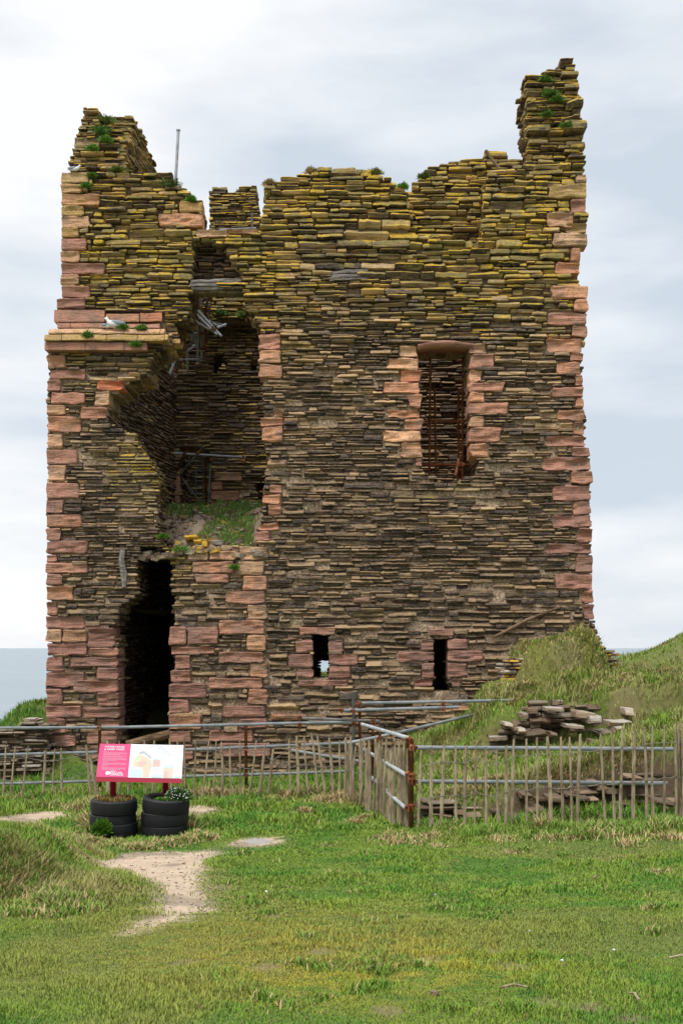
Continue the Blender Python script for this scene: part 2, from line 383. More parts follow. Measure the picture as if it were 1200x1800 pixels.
def land(x, y):
    x = np.asarray(x, float); y = np.asarray(y, float)
    n = fbm(x * .9, y * .9, 3, 4) - .5; nf = fbm(x * 4, y * 4, 9, 3) - .5
    hf = tps_eval(FRONT, np.clip(x, -8, 8), np.clip(y, 2.5, 22)); hb = tps_eval(BACK, np.clip(x, 1, 12), np.clip(y, 14.5, 36))
    hb = np.where(x < 1, tps_eval(BACK, np.clip(x, -4, 12), np.clip(y, 29, 36)), hb)
    yf = 14.95 + .12 * np.sin(x * 2.3) + .18 * n
    wb = sm(y, yf - .10, yf + .14) * sm(x, .95, 1.35)
    wb = wb * (1 - sm(2.2 - x, .2, 1.1) * 0)   # keep the bank whole
    far = sm(y, 24, 28)
    wb = np.maximum(wb, far)
    h = hf * (1 - wb) + hb * wb
    # outcrop step on the right terrace
    h = h + .50 * sm(y + .15 * n, 17.95, 18.12) * sm(x, 2.1, 2.5) * (1 - sm(x, 5.6, 6.6)) * (1 - sm(y, 19.5, 22))
    # hummock with a soft lip below the far terrace, right
    # grassed ruin stump against the tower corner
    r = np.abs((x - 3.85) / np.where(x < 3.85, .92, 1.02)) ** 2.5 + np.abs((y - 20.8) / 1.25) ** 2.3
    h = h + (.80 + .2 * n) * sm(1.22 - r, 0, 1.0)
    r2 = ((x - 5.05) / .55) ** 2 + ((y - 21.4) / .7) ** 2
    h = h + .45 * np.exp(-r2)
    # hummock left foreground, with undercut looking front
    r = (np.abs((x + 3.7) / 1.45)) ** 2.0 + (np.abs((y - 10.2) / np.where(y < 10.2, 2.0, 2.4))) ** 2.2
    h = h + (.36 + .12 * n) * sm(1.15 - r, 0, .8)
    # low tuft bank on which the tyres stand
    # rocky knoll beside the left corner
    h = h + 1.45 * np.exp(-((x + 6.15) / 1.25) ** 2 - np.abs((y - 23.2) / 1.4) ** 4)
    h = h + .10 * n * sm(y, 4, 9) + .03 * nf + .12 * n * wb + .09 * nf * wb + .30 * (fbm(x * 1.9, y * 1.9, 333, 2) - .5) * wb * sm(y, 15.4, 17) * (1 - sm(y, 23, 26))
    # big hill right, far
    h = h + 1.75 * np.exp(-((x - 12.2) / 3.2) ** 2 - ((y - 33) / 5) ** 2) * (1 + .25 * n)
    # edge of the headland
    nd = 3.0 * (fbm(x * .12, y * .12, 21, 3) - .5)
    drop = np.maximum(sm(-x, 6.9, 8.6) * sm(y, 20.2, 22.8), np.maximum(sm(y, 24.8, 27) * sm(-x, 4.6, 6.4), sm(y + nd, 40, 46)))
    drop = np.maximum(drop, sm(-x, 14, 20)); drop = np.maximum(drop, sm(x, 40, 50))
    return h * (1 - drop) + (-19) * drop
def landf(x, y): return float(land(np.array([x]), np.array([y]))[0])
def ground_px(px, py, y0=4.0, y1=40.0):
    """first place where the sight line of a photograph pixel meets the ground"""
    ys = np.linspace(y0, y1, 1800); xs = (px - 600) / FPX * ys; zs = CAMZ + (HOR - py) / FPX * ys
    d = zs - land(xs, ys); k = np.argmax(d < 0)
    return (xs[k], ys[k], float(land(xs[k:k + 1], ys[k:k + 1])[0]))
def inpoly(x, y, poly):
    c = np.zeros(x.shape, bool); n = len(poly)
    for i in range(n):
        x0, y0 = poly[i]; x1, y1 = poly[(i + 1) % n]
        if y0 == y1: continue
        t = ((y0 > y) != (y1 > y)) & (x < (x1 - x0) * (y - y0) / (y1 - y0) + x0)
        c ^= t
    return c
def gpoly(pts): return [ground_px(*p)[:2] for p in pts]
PATH = [gpoly([(150, 1503), (215, 1499), (300, 1497), (392, 1491), (388, 1502), (366, 1518), (357, 1545), (370, 1580), (377, 1596), (300, 1622), (235, 1645), (203, 1651), (215, 1640),
               (262, 1615), (276, 1582), (270, 1560), (230, 1543), (190, 1530), (160, 1517)]),
        gpoly([(-60, 1437), (0, 1437), (70, 1427), (120, 1428), (120, 1436), (60, 1444), (0, 1455), (-60, 1462)]),
        gpoly([(318, 1424), (340, 1414), (383, 1419), (380, 1427), (345, 1436), (318, 1440)])]
SLAB = ground_px(452, 1481)
def path_mask(x, y):
    n = fbm(x * 5, y * 5, 5, 3) - .5; n2 = fbm(x * 5, y * 5, 55, 3) - .5
    xx = x + .16 * n; yy = y + .35 * n2
    m = np.zeros(np.shape(x), bool)
    for p in PATH: m |= inpoly(xx, yy, p)
    m |= (((xx - SLAB[0]) / .34) ** 2 + ((yy - SLAB[1]) / .62) ** 2) < 1
    return m
BARE = [(ground_px(px, py)[:2], rr) for px, py, rr in ((560, 1672, .12), (1030, 1770, .12), (620, 1590, .1), (900, 1700, .15), (760, 1690, .12), (870, 1675, .1), (960, 1765, .10), (330, 1690, .12), (680, 1780, .1),(470,1700,.12),(1110,1790,.08),(395,1560,.15),(480,1610,.1))]
def colours(x, y):
    """natural colour of the turf, before light"""
    a = fbm(x * .7, y * .7, 31, 4); b = fbm(x * 2.3, y * 2.3, 41, 4); c = fbm(x * 9, y * 9, 51, 3)
    green = np.array([.185, .275, .040]); lush = np.array([.110, .235, .030]); yel = np.array([.37, .34, .045]); straw = np.array([.42, .32, .16]); dull = np.array([.27, .26, .075])
    def mx(A, B, f): return A * (1 - f[..., None]) + B * f[..., None]
    g = mx(np.broadcast_to(green, x.shape + (3,)), lush, sm(b, .45, .62))
    # worn, mossy yellow patch in the middle foreground
    wy = np.exp(-((x - .05) / 1.0) ** 2 - ((y - 6.2) / .9) ** 2) * .95 + np.exp(-((x + .6) / 1.3) ** 2 - ((y - 7.4) / 1.4) ** 2) * .45
    wy = np.clip(wy * (.75 + .9 * a), 0, 1)
    g = mx(g, yel, wy * sm(c, .2, .6))
    dl = sm(a, .48, .62) * .45 * (1 - sm(y, 11, 14)); g = mx(g, dull, dl)
    wild = np.clip(sm(y, 14.2, 15.5) * sm(x, .6, 1.6) + sm(y, 22, 26), 0, 1) * .75
    wild = np.maximum(wild, .75 * sm(1.3 - (np.abs((x + 3.25) / 1.75) ** 2.2 + np.abs((y - 10) / 2.2) ** 2.4), 0, .6))
    moss = np.exp(-np.clip(np.abs((x - 3.9) / 1.25) ** 3 + np.abs((y - 20.7) / 1.4) ** 3, 0, 50)); wild = wild * (1 - .5 * moss); g = mx(g, mx(np.broadcast_to(np.array([.26, .225, .055]), x.shape + (3,)), np.array([.30, .21, .11]), sm(b, .5, .68)), .75 * moss * sm(a + .2 * c, .42, .62))
    g = mx(g, mx(np.broadcast_to(dull, x.shape + (3,)), straw, sm(c, .35, .65) * .75), wild * sm(b + .25 * (a - .5), .42, .58))
    return g
def grid(xs, ys, f):
    X, Y = np.meshgrid(xs, ys); Z = f(X, Y); nx = len(xs); ny = len(ys)
    V = np.c_[X.ravel(), Y.ravel(), Z.ravel()]
    i = np.arange(nx * ny).reshape(ny, nx)
    F = np.stack([i[:-1, :-1], i[:-1, 1:], i[1:, 1:], i[1:, :-1]], -1).reshape(-1, 4)
    return V, F
def fastmesh(name, V, loops, starts, totals, col, mat, parent=None, smooth=False):
    me = bpy.data.meshes.new(name)
    me.vertices.add(len(V)); me.vertices.foreach_set('co', np.asarray(V, np.float32).ravel())
    me.loops.add(len(loops)); me.loops.foreach_set('vertex_index', np.asarray(loops, np.int32))
    me.polygons.add(len(starts)); me.polygons.foreach_set('loop_start', np.asarray(starts, np.int32)); me.polygons.foreach_set('loop_total', np.asarray(totals, np.int32))
    if smooth: me.polygons.foreach_set('use_smooth', [True] * len(starts))
    me.update(calc_edges=True)
    at = me.color_attributes.new('tone', 'FLOAT_COLOR', 'POINT')
    at.data.foreach_set('color', np.c_[col, np.ones(len(V))].astype(np.float32).ravel())
    me.materials.append(mat); o = bpy.data.objects.new(name, me); COL.objects.link(o)
    if parent is not None: o.parent = parent
    return o
def quadmesh(name, V, F, col, mat, smooth=True, parent=None):
    n = len(F); return fastmesh(name, V, F.ravel(), np.arange(n) * 4, np.full(n, 4), col, mat, parent, smooth)

def axis(a, b, st, lo, hi):
    mid = np.arange(a, b + 1e-6, st); up = [b]; d = st
    while up[-1] < hi: d *= 1.18; up.append(up[-1] + d)
    dn = [a]; d = st
    while dn[-1] > lo: d *= 1.18; dn.append(dn[-1] - d)
    return np.r_[np.array(dn[:0:-1]), mid, np.array(up[1:])]
xs = axis(-8.5, 9.0, .065, -60, 80); ys = axis(3.2, 24.5, .065, -25, 62)
GV, GF = grid(xs, ys, land)
gx = GV[:, 0]; gy = GV[:, 1]
gc = colours(gx, gy) * .60 + np.array([.03, .022, .012])
pmk = path_mask(gx, gy)
pms = sum(path_mask(gx + a_, gy + b_).astype(float) for a_, b_ in ((0, 0), (.09, 0), (-.09, 0), (0, .14), (0, -.14), (.06, .1), (-.06, -.1), (.16, 0), (-.16, 0), (0, .25), (0, -.25))) / 11
pms = np.clip(pms * 1.5 + .9 * (fbm(gx * 11, gy * 11, 15, 3) - .5) * (pms > 0) * (pms < 1), 0, 1)
ds = 0.04
slope = np.hypot(land(gx + ds, gy) - land(gx - ds, gy), land(gx, gy + ds) - land(gx, gy - ds)) / (2 * ds)
soil = np.array([.115, .078, .048]); rocky = (sm(slope, 1.3, 2.4) * (1 - .8 * sm(gy, 15.4, 15.7)))[:, None]
gc = gc * (1 - rocky) + (soil * (.6 + .9 * fbm(gx * 8, gy * 8, 88, 3))[:, None]) * rocky
pc = np.array([.64, .49, .35]) * (.85 + .32 * (fbm(gx * 6, gy * 6, 77, 4) - .5))[:, None]
pc = pc * (1 - .45 * sm(fbm(gx * 3, gy * 3, 19, 4), .52, .66))[:, None] + np.array([.10, .08, .07]) * .35 * sm(fbm(gx * 3, gy * 3, 19, 4), .52, .66)[:, None]
gc = gc * (1 - pms[:, None]) + pc * pms[:, None]
for (bx, by), br in BARE:
    f = np.clip(1.2 - np.hypot((gx - bx) / br, (gy - by) / (br * 1.4)) + (fbm(gx * 12, gy * 12, 66, 2) - .5), 0, 1)[:, None] * .7
    gc = gc * (1 - f) + np.array([.24, .165, .11]) * f
tag(quadmesh('ground', GV, GF, gc, M['ground']), kind='structure')
bx_ = np.array([-20000, -3000, -600, -200, -80, -30, 0, 30, 80, 200, 600, 3000, 20000.]); by_ = np.array([18, 30, 45, 70, 110, 180, 300, 600, 1200, 3000, 8000, 24000.])
SV, SF = grid(bx_, by_, lambda X, Y: np.full(X.shape, -15.0))
tag(quadmesh('sea', SV, SF, np.full((len(SV), 3), .5), M['sea'], False), kind='structure')

# ------------------------------------------------------------------ masonry
FY = 22.0       # plane of the tower's front face
def fx(px, Y=FY): return (px - 600) / FPX * Y
def fz(py, Y=FY): return CAMZ + (HOR - py) / FPX * Y
def fp(pts, Y=FY): return [(fx(a, Y), fz(b, Y)) for a, b in pts]
def cross_ints(poly, v):
    xs_ = []; n = len(poly)
    for i in range(n):
        x0, y0 = poly[i]; x1, y1 = poly[(i + 1) % n]
        if (y0 > v) != (y1 > v): xs_.append(x0 + (x1 - x0) * (v - y0) / (y1 - y0))
    xs_.sort(); return [(xs_[i], xs_[i + 1]) for i in range(0, len(xs_) - 1, 2)]
def subtract(ints, a, b, flag):
    out = []
    for (p, q, fp_, fq) in ints:
        if b <= p or a >= q: out.append((p, q, fp_, fq)); continue
        if a > p: out.append((p, a, fp_, flag))
        if b < q: out.append((b, q, flag, fq))
    return out
class Frame:
    def __init__(s, O, U, W): s.O = Vector(O); s.U = Vector(U).normalized(); s.W = Vector(W).normalized()
    def p(s, u, v, w):
        return (s.O.x + s.U.x * u + s.W.x * w, s.O.y + s.U.y * u + s.W.y * w, s.O.z + v)
def add_stone(mb, fr, u0, u1, v0, v1, out, din, rnd, col, tilt=0):
    h = v1 - v0; L_ = u1 - u0
    n = 4 if L_ < .2 else (6 if L_ < .45 else 7)
    ts = [0] + sorted(rnd.uniform(.12, .88) for _ in range(n - 2)) + [1]
    ts[1] = min(ts[1], .03 + .09 * rnd.random()); ts[-2] = max(ts[-2], .97 - .09 * rnd.random())
    vs = []; fs = []
    kind = rnd.random(); yaw = rnd.uniform(-.05, .05); lz = rnd.uniform(.82, 1.03); rz = rnd.uniform(.82, 1.03)
    if kind < .35: prof = ((.04, -.30), (.14, .0), (.55, -.02), (.90, -.12), (1.0, -.42))          # squared slab
    elif kind < .70: prof = ((.0, -.62), (.25, -.22), (.50, .0), (.72, -.16), (1.0, -.62))         # split, ridge in the middle
    elif kind < .85: prof = ((.0, -.75), (.35, -.45), (.74, .0), (.90, -.10), (1.0, -.42))         # overhanging upper edge
    else: prof = ((.0, -.20), (.12, .0), (.40, -.15), (.70, -.45), (1.0, -.85))                    # weathered back at the top
    for i, t in enumerate(ts):
        end = i == 0 or i == n - 1
        k = rnd.uniform(.6, .95) if end else (lz + (rz - lz) * t) * rnd.uniform(.88, 1.05)
        cz = (v0 + v1) / 2 + h * rnd.uniform(-.07, .07) + tilt * (t - .5) * L_
        a = cz - h * .5 * k; bb = h * k
        o = out + yaw * (t - .5) * L_ * 2 + rnd.uniform(-.012, .012) - (rnd.uniform(.01, .035) if end else 0)
        u = u0 + L_ * t
        vs.append(fr.p(u, a, -din))
        for (pv, pw) in prof: vs.append(fr.p(u + rnd.uniform(-.008, .008), a + bb * pv, o + pw * h * rnd.uniform(.75, 1.2)))
        vs.append(fr.p(u, a + bb, -din))
    for i in range(n - 1):
        for j in range(6):
            fs.append((i * 7 + j, (i + 1) * 7 + j, (i + 1) * 7 + j + 1, i * 7 + j + 1))
    fs.append((0, 1, 2, 3, 4, 5, 6)); q = (n - 1) * 7; fs.append((q + 6, q + 5, q + 4, q + 3, q + 2, q + 1, q))
    mb.add(vs, fs, col)

def lich_front(x, z):
    px = 600 + x * FPX / FY; py = HOR - (z - CAMZ) * FPX / FY
    l = .80 * float(sm(z, 6.3, 10.2)) + .06 * float(sm(z, 10.5, 12))
    def bp(cx, cy, sx, sy, a): return a * math.exp(-((px - cx) / sx) ** 2 - ((py - cy) / sy) ** 2)
    l += bp(245, 815, 45, 75, .8) + bp(770, 425, 80, 22, .5) + bp(180, 600, 120, 70, .25) + bp(300, 985, 35, 40, .8) - bp(205, 520, 150, 60, .10) + bp(800, 862, 45, 22, .35)
    l += .5 * (n1(x * .5, z * .5, 4) - .5) * float(sm(z, 4, 8))
    return l
def tone(rnd, x, z, lich, lo_dark=True):
    warm = rnd.random()
    low = float(sm(-z, -8.5, -3.5))        # 1 near the foot
    hue = rnd.uniform(.05, .42) if warm < .58 else rnd.uniform(.42, .95)
    hue += (1 - low) * .10
    hue *= 1 - .18 * float(sm(-z, -7.5, -5.0)); bri = .5 * rnd.uniform(.42, 1.75) * (1 - .12 * float(sm(-z, -7.5, -5.0)))
    return (max(0, hue), bri, max(0, lich * rnd.uniform(.75, 1.2)), 1)

def masonry(mb, fr, sil, holes, blocks, rnd, T=1.0, hmean=.085, lich=lambda u, v: .1, out=(.0, .06), ends=(True, True), lrange=(.16, .62), hfun=None, back_out=0, edgej=.04, wob=.05, tonef=None, rag=0):
    vs_ = [p[1] for p in sil]; us_ = [p[0] for p in sil]
    v = min(vs_) - .1; umin = min(us_) - .3; umax = max(us_) + .3
    while v < max(vs_) + .1:
        H = rnd.uniform(.15, .27)
        u = umin + rnd.uniform(-.5, 0)
        while u < umax:
            seg = rnd.uniform(.5, 1.7)
            hm = hfun(u, v) if hfun else hmean
            k = max(1, int(round(H / hm + rnd.uniform(-.75, .75))))
            cuts = sorted([0] + [(i + rnd.uniform(-.22, .22)) / k for i in range(1, k)] + [1])
            for li in range(k):
                a0 = v + H * cuts[li]; a1 = v + H * cuts[li + 1]
                s = u + (rnd.uniform(-.12, .12) if li else 0); send = u + seg
                while s < send - .02:
                    ln = rnd.uniform(*lrange) * (1.0 + .6 * ((a1 - a0) - .07) / .07 * .5)
                    ln = max(.12, ln)
                    e_ = s + ln
                    if send - e_ < .13: e_ = send
                    um = (s + e_) / 2; dv = wob * 2 * (n1(um * .45 + 7, v * .6, 2) - .5)
                    b0 = a0 + dv; b1 = a1 + dv; vm = (b0 + b1) / 2
                    ints = [(p, q, 'o', 'o') for p, q in cross_ints(sil, vm)]
                    for hl in holes:
                        for p, q in cross_ints(hl, vm): ints = subtract(ints, p, q, 'o')
                    for (x0, x1, z0, z1) in blocks:
                        if z0 - .002 < vm < z1 + .002: ints = subtract(ints, x0 - .01, x1 + .01, 'b')
                    for (p, q, f0, f1) in ints:
                        c0 = max(s, p); c1 = min(e_, q)
                        if c1 <= c0: continue
                        atL = c0 == p and f0 == 'o'; atR = c1 == q and f1 == 'o'; thin = c1 - c0 < .05
                        if thin and not (atL or atR): continue
                        c0j = c0 - (rnd.uniform(-.02, edgej) if atL else 0); c1j = c1 + (rnd.uniform(-.02, edgej) if atR else 0)
                        g = rnd.uniform(.003, .011)
                        lc = lich((c0 + c1) / 2, vm); x3 = fr.p((c0 + c1) / 2, vm, 0)
                        tn = (tonef or tone)(rnd, x3[0], x3[2], lc)
                        o = rnd.uniform(*out)
                        if rnd.random() < .05: o = -.07
                        elif rnd.random() < .08: o += .05
                        if not thin: add_stone(mb, fr, c0j + g, c1j - g, b0 + g * .7, b1 - g * .7, o, .14, rnd, tn, rnd.uniform(-.02, .02))
                        for at, on, ue, sg in ((atL, ends[0], c0, -1), (atR, ends[1], c1, 1)):
                            if not (at and on): continue
                            f2 = Frame(fr.p(ue, 0, 0), -fr.W, fr.U * sg)
                            d = .10
                            while d < T - .03:
                                dl = rnd.uniform(.2, .5)
                                if T - d - dl < .12: dl = T - d
                                add_stone(mb, f2, d, d + dl - .01, b0 + g + rnd.uniform(-.008, .008), b1 - g, rnd.uniform(-.03 - rag, edgej + rag), .2, rnd, (tonef or tone)(rnd, x3[0], x3[2], lc * .8), 0)
                                d += dl
                    s = e_
            u += seg
        v += H
def core(mb, fr, sil, holes, blocks_keep, T, front=-.050, cu=.10, cv=.085, rnd=None, back=True, seed=0, shrink=.07, wshift=0):
    us_ = [p[0] for p in sil]; vs_ = [p[1] for p in sil]
    u0 = min(us_); v0 = min(vs_); nu = int((max(us_) - u0) / cu) + 1; nv = int((max(vs_) - v0) / cv) + 1
    uc = u0 + (np.arange(nu) + .5) * cu; vc = v0 + (np.arange(nv) + .5) * cv
    U_, V_ = np.meshgrid(uc, vc)
    m = inpoly(U_, V_, sil)
    for h in holes: m &= ~inpoly(U_, V_, h)
    m0 = m.copy()
    if shrink:
        for s_ in (-shrink, shrink):
            q = inpoly(U_ + s_, V_, sil)
            for h in holes: q &= ~inpoly(U_ + s_, V_, h)
            m &= q
        m &= inpoly(U_, V_ + shrink * .8, sil)
    idx = {}
    vs = []; fs = []
    def vert(i, j, l):
        k = (i, j, l)
        if k in idx: return idx[k]
        jx = (n1(i * 1.7, j * 1.7, 5 + seed) - .5) * .05; jz = (n1(i * 1.7, j * 1.7, 6 + seed) - .5) * .04
        w_ = (front + (n1(i * .8, j * .9, 7 + seed) - .5) * .06 - (.06 * float(sm(v0 + j * cv, 6.5, 9.5)) if front else 0)) if l == 0 else (-T + .0)
        vs.append(fr.p(u0 + i * cu + jx, v0 + j * cv + jz, w_)); idx[k] = len(vs) - 1; return idx[k]
    for j in range(nv):
        for i in range(nu):
            if not m[j, i]: continue
            fs.append((vert(i, j, 0), vert(i + 1, j, 0), vert(i + 1, j + 1, 0), vert(i, j + 1, 0)))
            if back: fs.append((vert(i, j, 1), vert(i, j + 1, 1), vert(i + 1, j + 1, 1), vert(i + 1, j, 1)))
            for di, dj, a, b in ((-1, 0, (i, j + 1), (i, j)), (1, 0, (i + 1, j), (i + 1, j + 1)), (0, -1, (i, j), (i + 1, j)), (0, 1, (i + 1, j + 1), (i, j + 1))):
                ii = i + di; jj = j + dj
                if 0 <= ii < nu and 0 <= jj < nv and m[jj, ii]: continue
                fs.append((vert(*a, 0), vert(*a, 1), vert(*b, 1), vert(*b, 0)))
    mb.add(vs, fs)
def add_block(mb, fr, u0, u1, v0, v1, rnd, col, out=.03, din=.3, rough=1.0, slant=(0, 0)):
    L_ = u1 - u0; h = v1 - v0
    nu = max(4, int(L_ / .07) + 2); nv = max(4, int(h / .06) + 2)
    r = min(.022, h * .13); seed = rnd.randint(0, 9999)
    vs = []; fs = []
    tsu = [0, r / L_] + [(i + 1) / (nu - 1) for i in range(nu - 2) if r / L_ * 1.6 < (i + 1) / (nu - 1) < 1 - r / L_ * 1.6] + [1 - r / L_, 1]
    tsv = [0, r / h] + [(i + 1) / (nv - 1) for i in range(nv - 2) if r / h * 1.4 < (i + 1) / (nv - 1) < 1 - r / h * 1.4] + [1 - r / h, 1]
    nu = len(tsu); nv = len(tsv); g = .006
    ero = rnd.uniform(0, .03) * rough
    cornr = [rnd.uniform(0, .035) * rough for _ in range(4)]
    for j, tv in enumerate(tsv):
        for i, tu in enumerate(tsu):
            u = u0 + g + (L_ - 2 * g) * tu; v = v0 + g + (h - 2 * g) * tv
            eu = i in (0, nu - 1); ev = j in (0, nv - 1)
            w_ = out + (n1(u * 5 + seed, v * 16, 11) - .5) * .030 * rough - ero * math.sin(tv * math.pi) * (.5 + n1(u * 3, seed, 3))
            if eu or ev: w_ -= r * .8
            if eu and ev:
                c = cornr[(i > 0) + 2 * (j > 0)]; u += c * (1 if i == 0 else -1); v += .5 * c * (1 if j == 0 else -1); w_ -= .01
            u += (n1(v * 9 + seed, i * .7, 12) - .5) * .02 * rough * (1 if eu else .6)
            v += (n1(u * 6 + seed, j * .7, 13) - .5) * .016 * rough * (1 if ev else .6)
            u += slant[0] * (tv - .5) * (1 - tu) + slant[1] * (tv - .5) * tu
            vs.append(fr.p(u, v, w_))
    for j in range(nv - 1):
        for i in range(nu - 1):
            a = j * nu + i; fs.append((a, a + 1, a + nu + 1, a + nu))
    ring = [i for i in range(nu)] + [j * nu + nu - 1 for j in range(1, nv)] + [(nv - 1) * nu + i for i in range(nu - 2, -1, -1)] + [j * nu for j in range(nv - 2, 0, -1)]
    b0 = len(vs)
    for k in ring:
        tv = tsv[k // nu]; tu = tsu[k % nu]
        vs.append(fr.p(u0 + g + (L_ - 2 * g) * tu, v0 + g + (h - 2 * g) * tv, -din))
    m_ = len(ring)
    for k in range(m_): fs.append((ring[k], b0 + k, b0 + (k + 1) % m_, ring[(k + 1) % m_]))
    fs.append(tuple(range(b0, b0 + m_)))
    mb.add(vs, fs, col)
# ------------------------------------------------------------------ the ruined tower
rnd = random.Random(11)
TW = empty('ruined_tower', (-.5, FY, 0), 'tall roofless stone tower ruin of dark flagstones with pink sandstone corners', 'tower ruin')
FF = Frame((0, FY, 0), (1, 0, 0), (0, -1, 0))
SIL = fp([(82, 1385), (82, 1280), (81, 1100), (82, 900), (82, 690), (84, 600), (97, 590), (99, 545), (108, 523), (108, 303), (160, 302), (300, 306), (312, 320), (325, 328), (338, 346), (354, 352),
          (357, 404), (370, 406), (400, 404), (455, 403), (463, 372), (466, 330), (480, 320), (500, 309), (528, 306), (550, 300), (570, 296), (600, 295), (655, 294), (660, 304), (690, 316),
          (706, 329), (718, 335), (720, 370), (722, 408), (760, 415), (825, 425), (836, 432), (848, 400), (850, 350), (853, 318), (866, 298), (900, 292), (925, 288), (1020, 290), (1028, 310),
          (1030, 400), (1019, 440), (1018, 500), (1030, 505), (1031, 590), (1024, 610), (1024, 690), (1029, 740), (1027, 780), (1036, 800), (1039, 900), (1041, 1000), (1043, 1090), (1052, 1120), (1056, 1385)])
RECESS = fp([(345, 508), (428, 508), (430, 545), (445, 550), (449, 565), (458, 575), (455, 600), (453, 640), (457, 665), (462, 690), (464, 735), (460, 750), (467, 777), (468, 800), (470, 823), (463, 850), (462, 905),
             (456, 919), (453, 934), (449, 955), (421, 961), (340, 966), (330, 970), (300, 972), (287, 955), (278, 930), (275, 880), (281, 850), (272, 820), (248, 790), (240, 765), (205, 752), (186, 738), (195, 718),
             (196, 690), (219, 686), (222, 672), (240, 667), (266, 655), (262, 640), (272, 620), (300, 606), (303, 592), (294, 577), (318, 565), (337, 545), (332, 520)])
DOOR = fp([(209, 1390), (209, 1137), (203, 1120), (198, 1100), (206, 1090), (212, 1066), (236, 1050), (246, 1040), (240, 1010), (241, 980), (250, 963), (270, 958), (290, 966), (300, 985), (303, 1010),
           (297, 1022), (305, 1045), (305, 1100), (298, 1120), (300, 1135), (305, 1150), (303, 1175), (298, 1200), (298, 1390)])
WINDOW = fp([(733, 606), (735, 650), (741, 660), (738, 690), (741, 740), (738, 770), (743, 805), (742, 821), (750, 832), (768, 841), (776, 852), (800, 853), (812, 842), (838, 833), (840, 806), (826, 792), (824, 606)])
SLITA = fp([(550, 1117), (577, 1117), (577, 1194), (550, 1194)])
SLITB = fp([(763, 1119), (786, 1119), (786, 1192), (793, 1205), (794, 1214), (759, 1214), (763, 1192)])
RUBH = fp([(338, 428), (352, 420), (395, 432), (405, 455), (424, 480), (426, 494), (335, 494), (340, 465)])
SOCK = fp([(333, 1229), (372, 1229), (376, 1250), (336, 1252)])
HOLES = [RECESS, DOOR, WINDOW, SLITA, SLITB, RUBH]
# sandstone blocks: (px0, px1, py0, py1, hue, bright, lichen)
BL = {}
BL['corner_quoins'] = [(108,158,303,323,.72,.5,.5),(108,145,324,341,.78,.5,.5),(108,176,341,362,.72,.55,.45),(108,148,362,380,.8,.45,.8),(108,158,380,400,.72,.55,.4),(108,140,401,418,.8,.45,.7),(108,153,420,441,.45,.5,.3),
    (108,141,442,461,.72,.5,.3),(108,185,463,482,.35,.48,.35),(108,140,483,502,.7,.45,.3),(108,158,503,523,.35,.48,.3),(100,150,525,544,.3,.47,.25),
    (83,116,624,647,.5,.42,.1),(87,152,649,667,.35,.48,.1),(83,108,668,689,.35,.4,.1),(91,149,690,711,.35,.47,.1),(82,116,712,731,.72,.5,.2),(84,144,732,760,.5,.5,.1),(85,112,763,789,.75,.55,.1),(82,137,791,817,.4,.5,.1),(84,116,818,846,.78,.55,.1),
    (82,140,849,876,.38,.55,.05),(82,113,878,903,.3,.47,.05),(82,144,904,927,.5,.48,.05),(82,109,928,950,.3,.42,0),(82,155,951,973,.25,.45,0),(82,100,975,989,.35,.42,0),(82,154,990,1008,.35,.55,0),(82,110,1009,1029,.35,.45,0),(82,129,1030,1055,.65,.4,0),
    (82,101,1056,1083,.4,.42,0),(82,149,1083,1105,.3,.5,0),(82,110,1106,1129,.7,.55,0),(84,154,1130,1152,.2,.45,0),(82,113,1154,1180,.25,.48,0),(82,150,1181,1207,.2,.46,0),(83,110,1210,1239,.25,.46,0),(81,144,1240,1261,.25,.5,0),(82,116,1262,1290,.2,.46,0),
    (82,133,1292,1312,.3,.5,0),(82,120,1314,1336,.25,.46,0),(82,140,1338,1362,.25,.46,0)]
BL['corner_quoins2'] = [(1011,1031,308,323,.8,.5,.4),(963,1030,323,349,.75,.5,.6),(1002,1028,350,376,.4,.45,.1),(961,1006,373,399,.62,.5,.15),(994,1031,392,410,.8,.45,.5),(971,1031,411,434,.74,.58,.2),(1002,1020,437,461,.95,.38,0),(976,1018,462,482,.95,.5,.1),
    (968,1032,503,526,.6,.58,.2),(1008,1032,527,548,.5,.55,.1),(962,1031,550,571,.45,.55,.05),(1005,1031,572,593,.5,.55,.1),(960,1021,595,619,.58,.6,.1),(1002,1023,620,636,.4,.45,.05),(977,1020,637,658,.6,.5,.05),(1009,1023,659,680,.5,.5,0),(969,1024,681,699,.35,.52,0),
    (1010,1025,700,720,.5,.52,0),(980,1026,721,739,.5,.5,0),(1007,1026,740,764,.55,.42,0),(956,1026,765,785,.2,.5,0),(1004,1035,786,803,.4,.55,0),(954,1037,804,827,.3,.52,0),(1001,1039,828,851,.45,.55,0),(971,1037,853,881,.28,.55,0),(1005,1037,882,904,.3,.47,0),
    (970,1037,905,927,.2,.47,0),(1013,1040,928,954,.3,.42,0),(958,1040,956,973,.2,.45,0),(1012,1041,974,1007,.35,.4,0),(975,1041,1008,1036,.35,.47,0),(1023,1042,1038,1060,.4,.45,0),(1024,1043,1061,1089,.1,.42,0)]
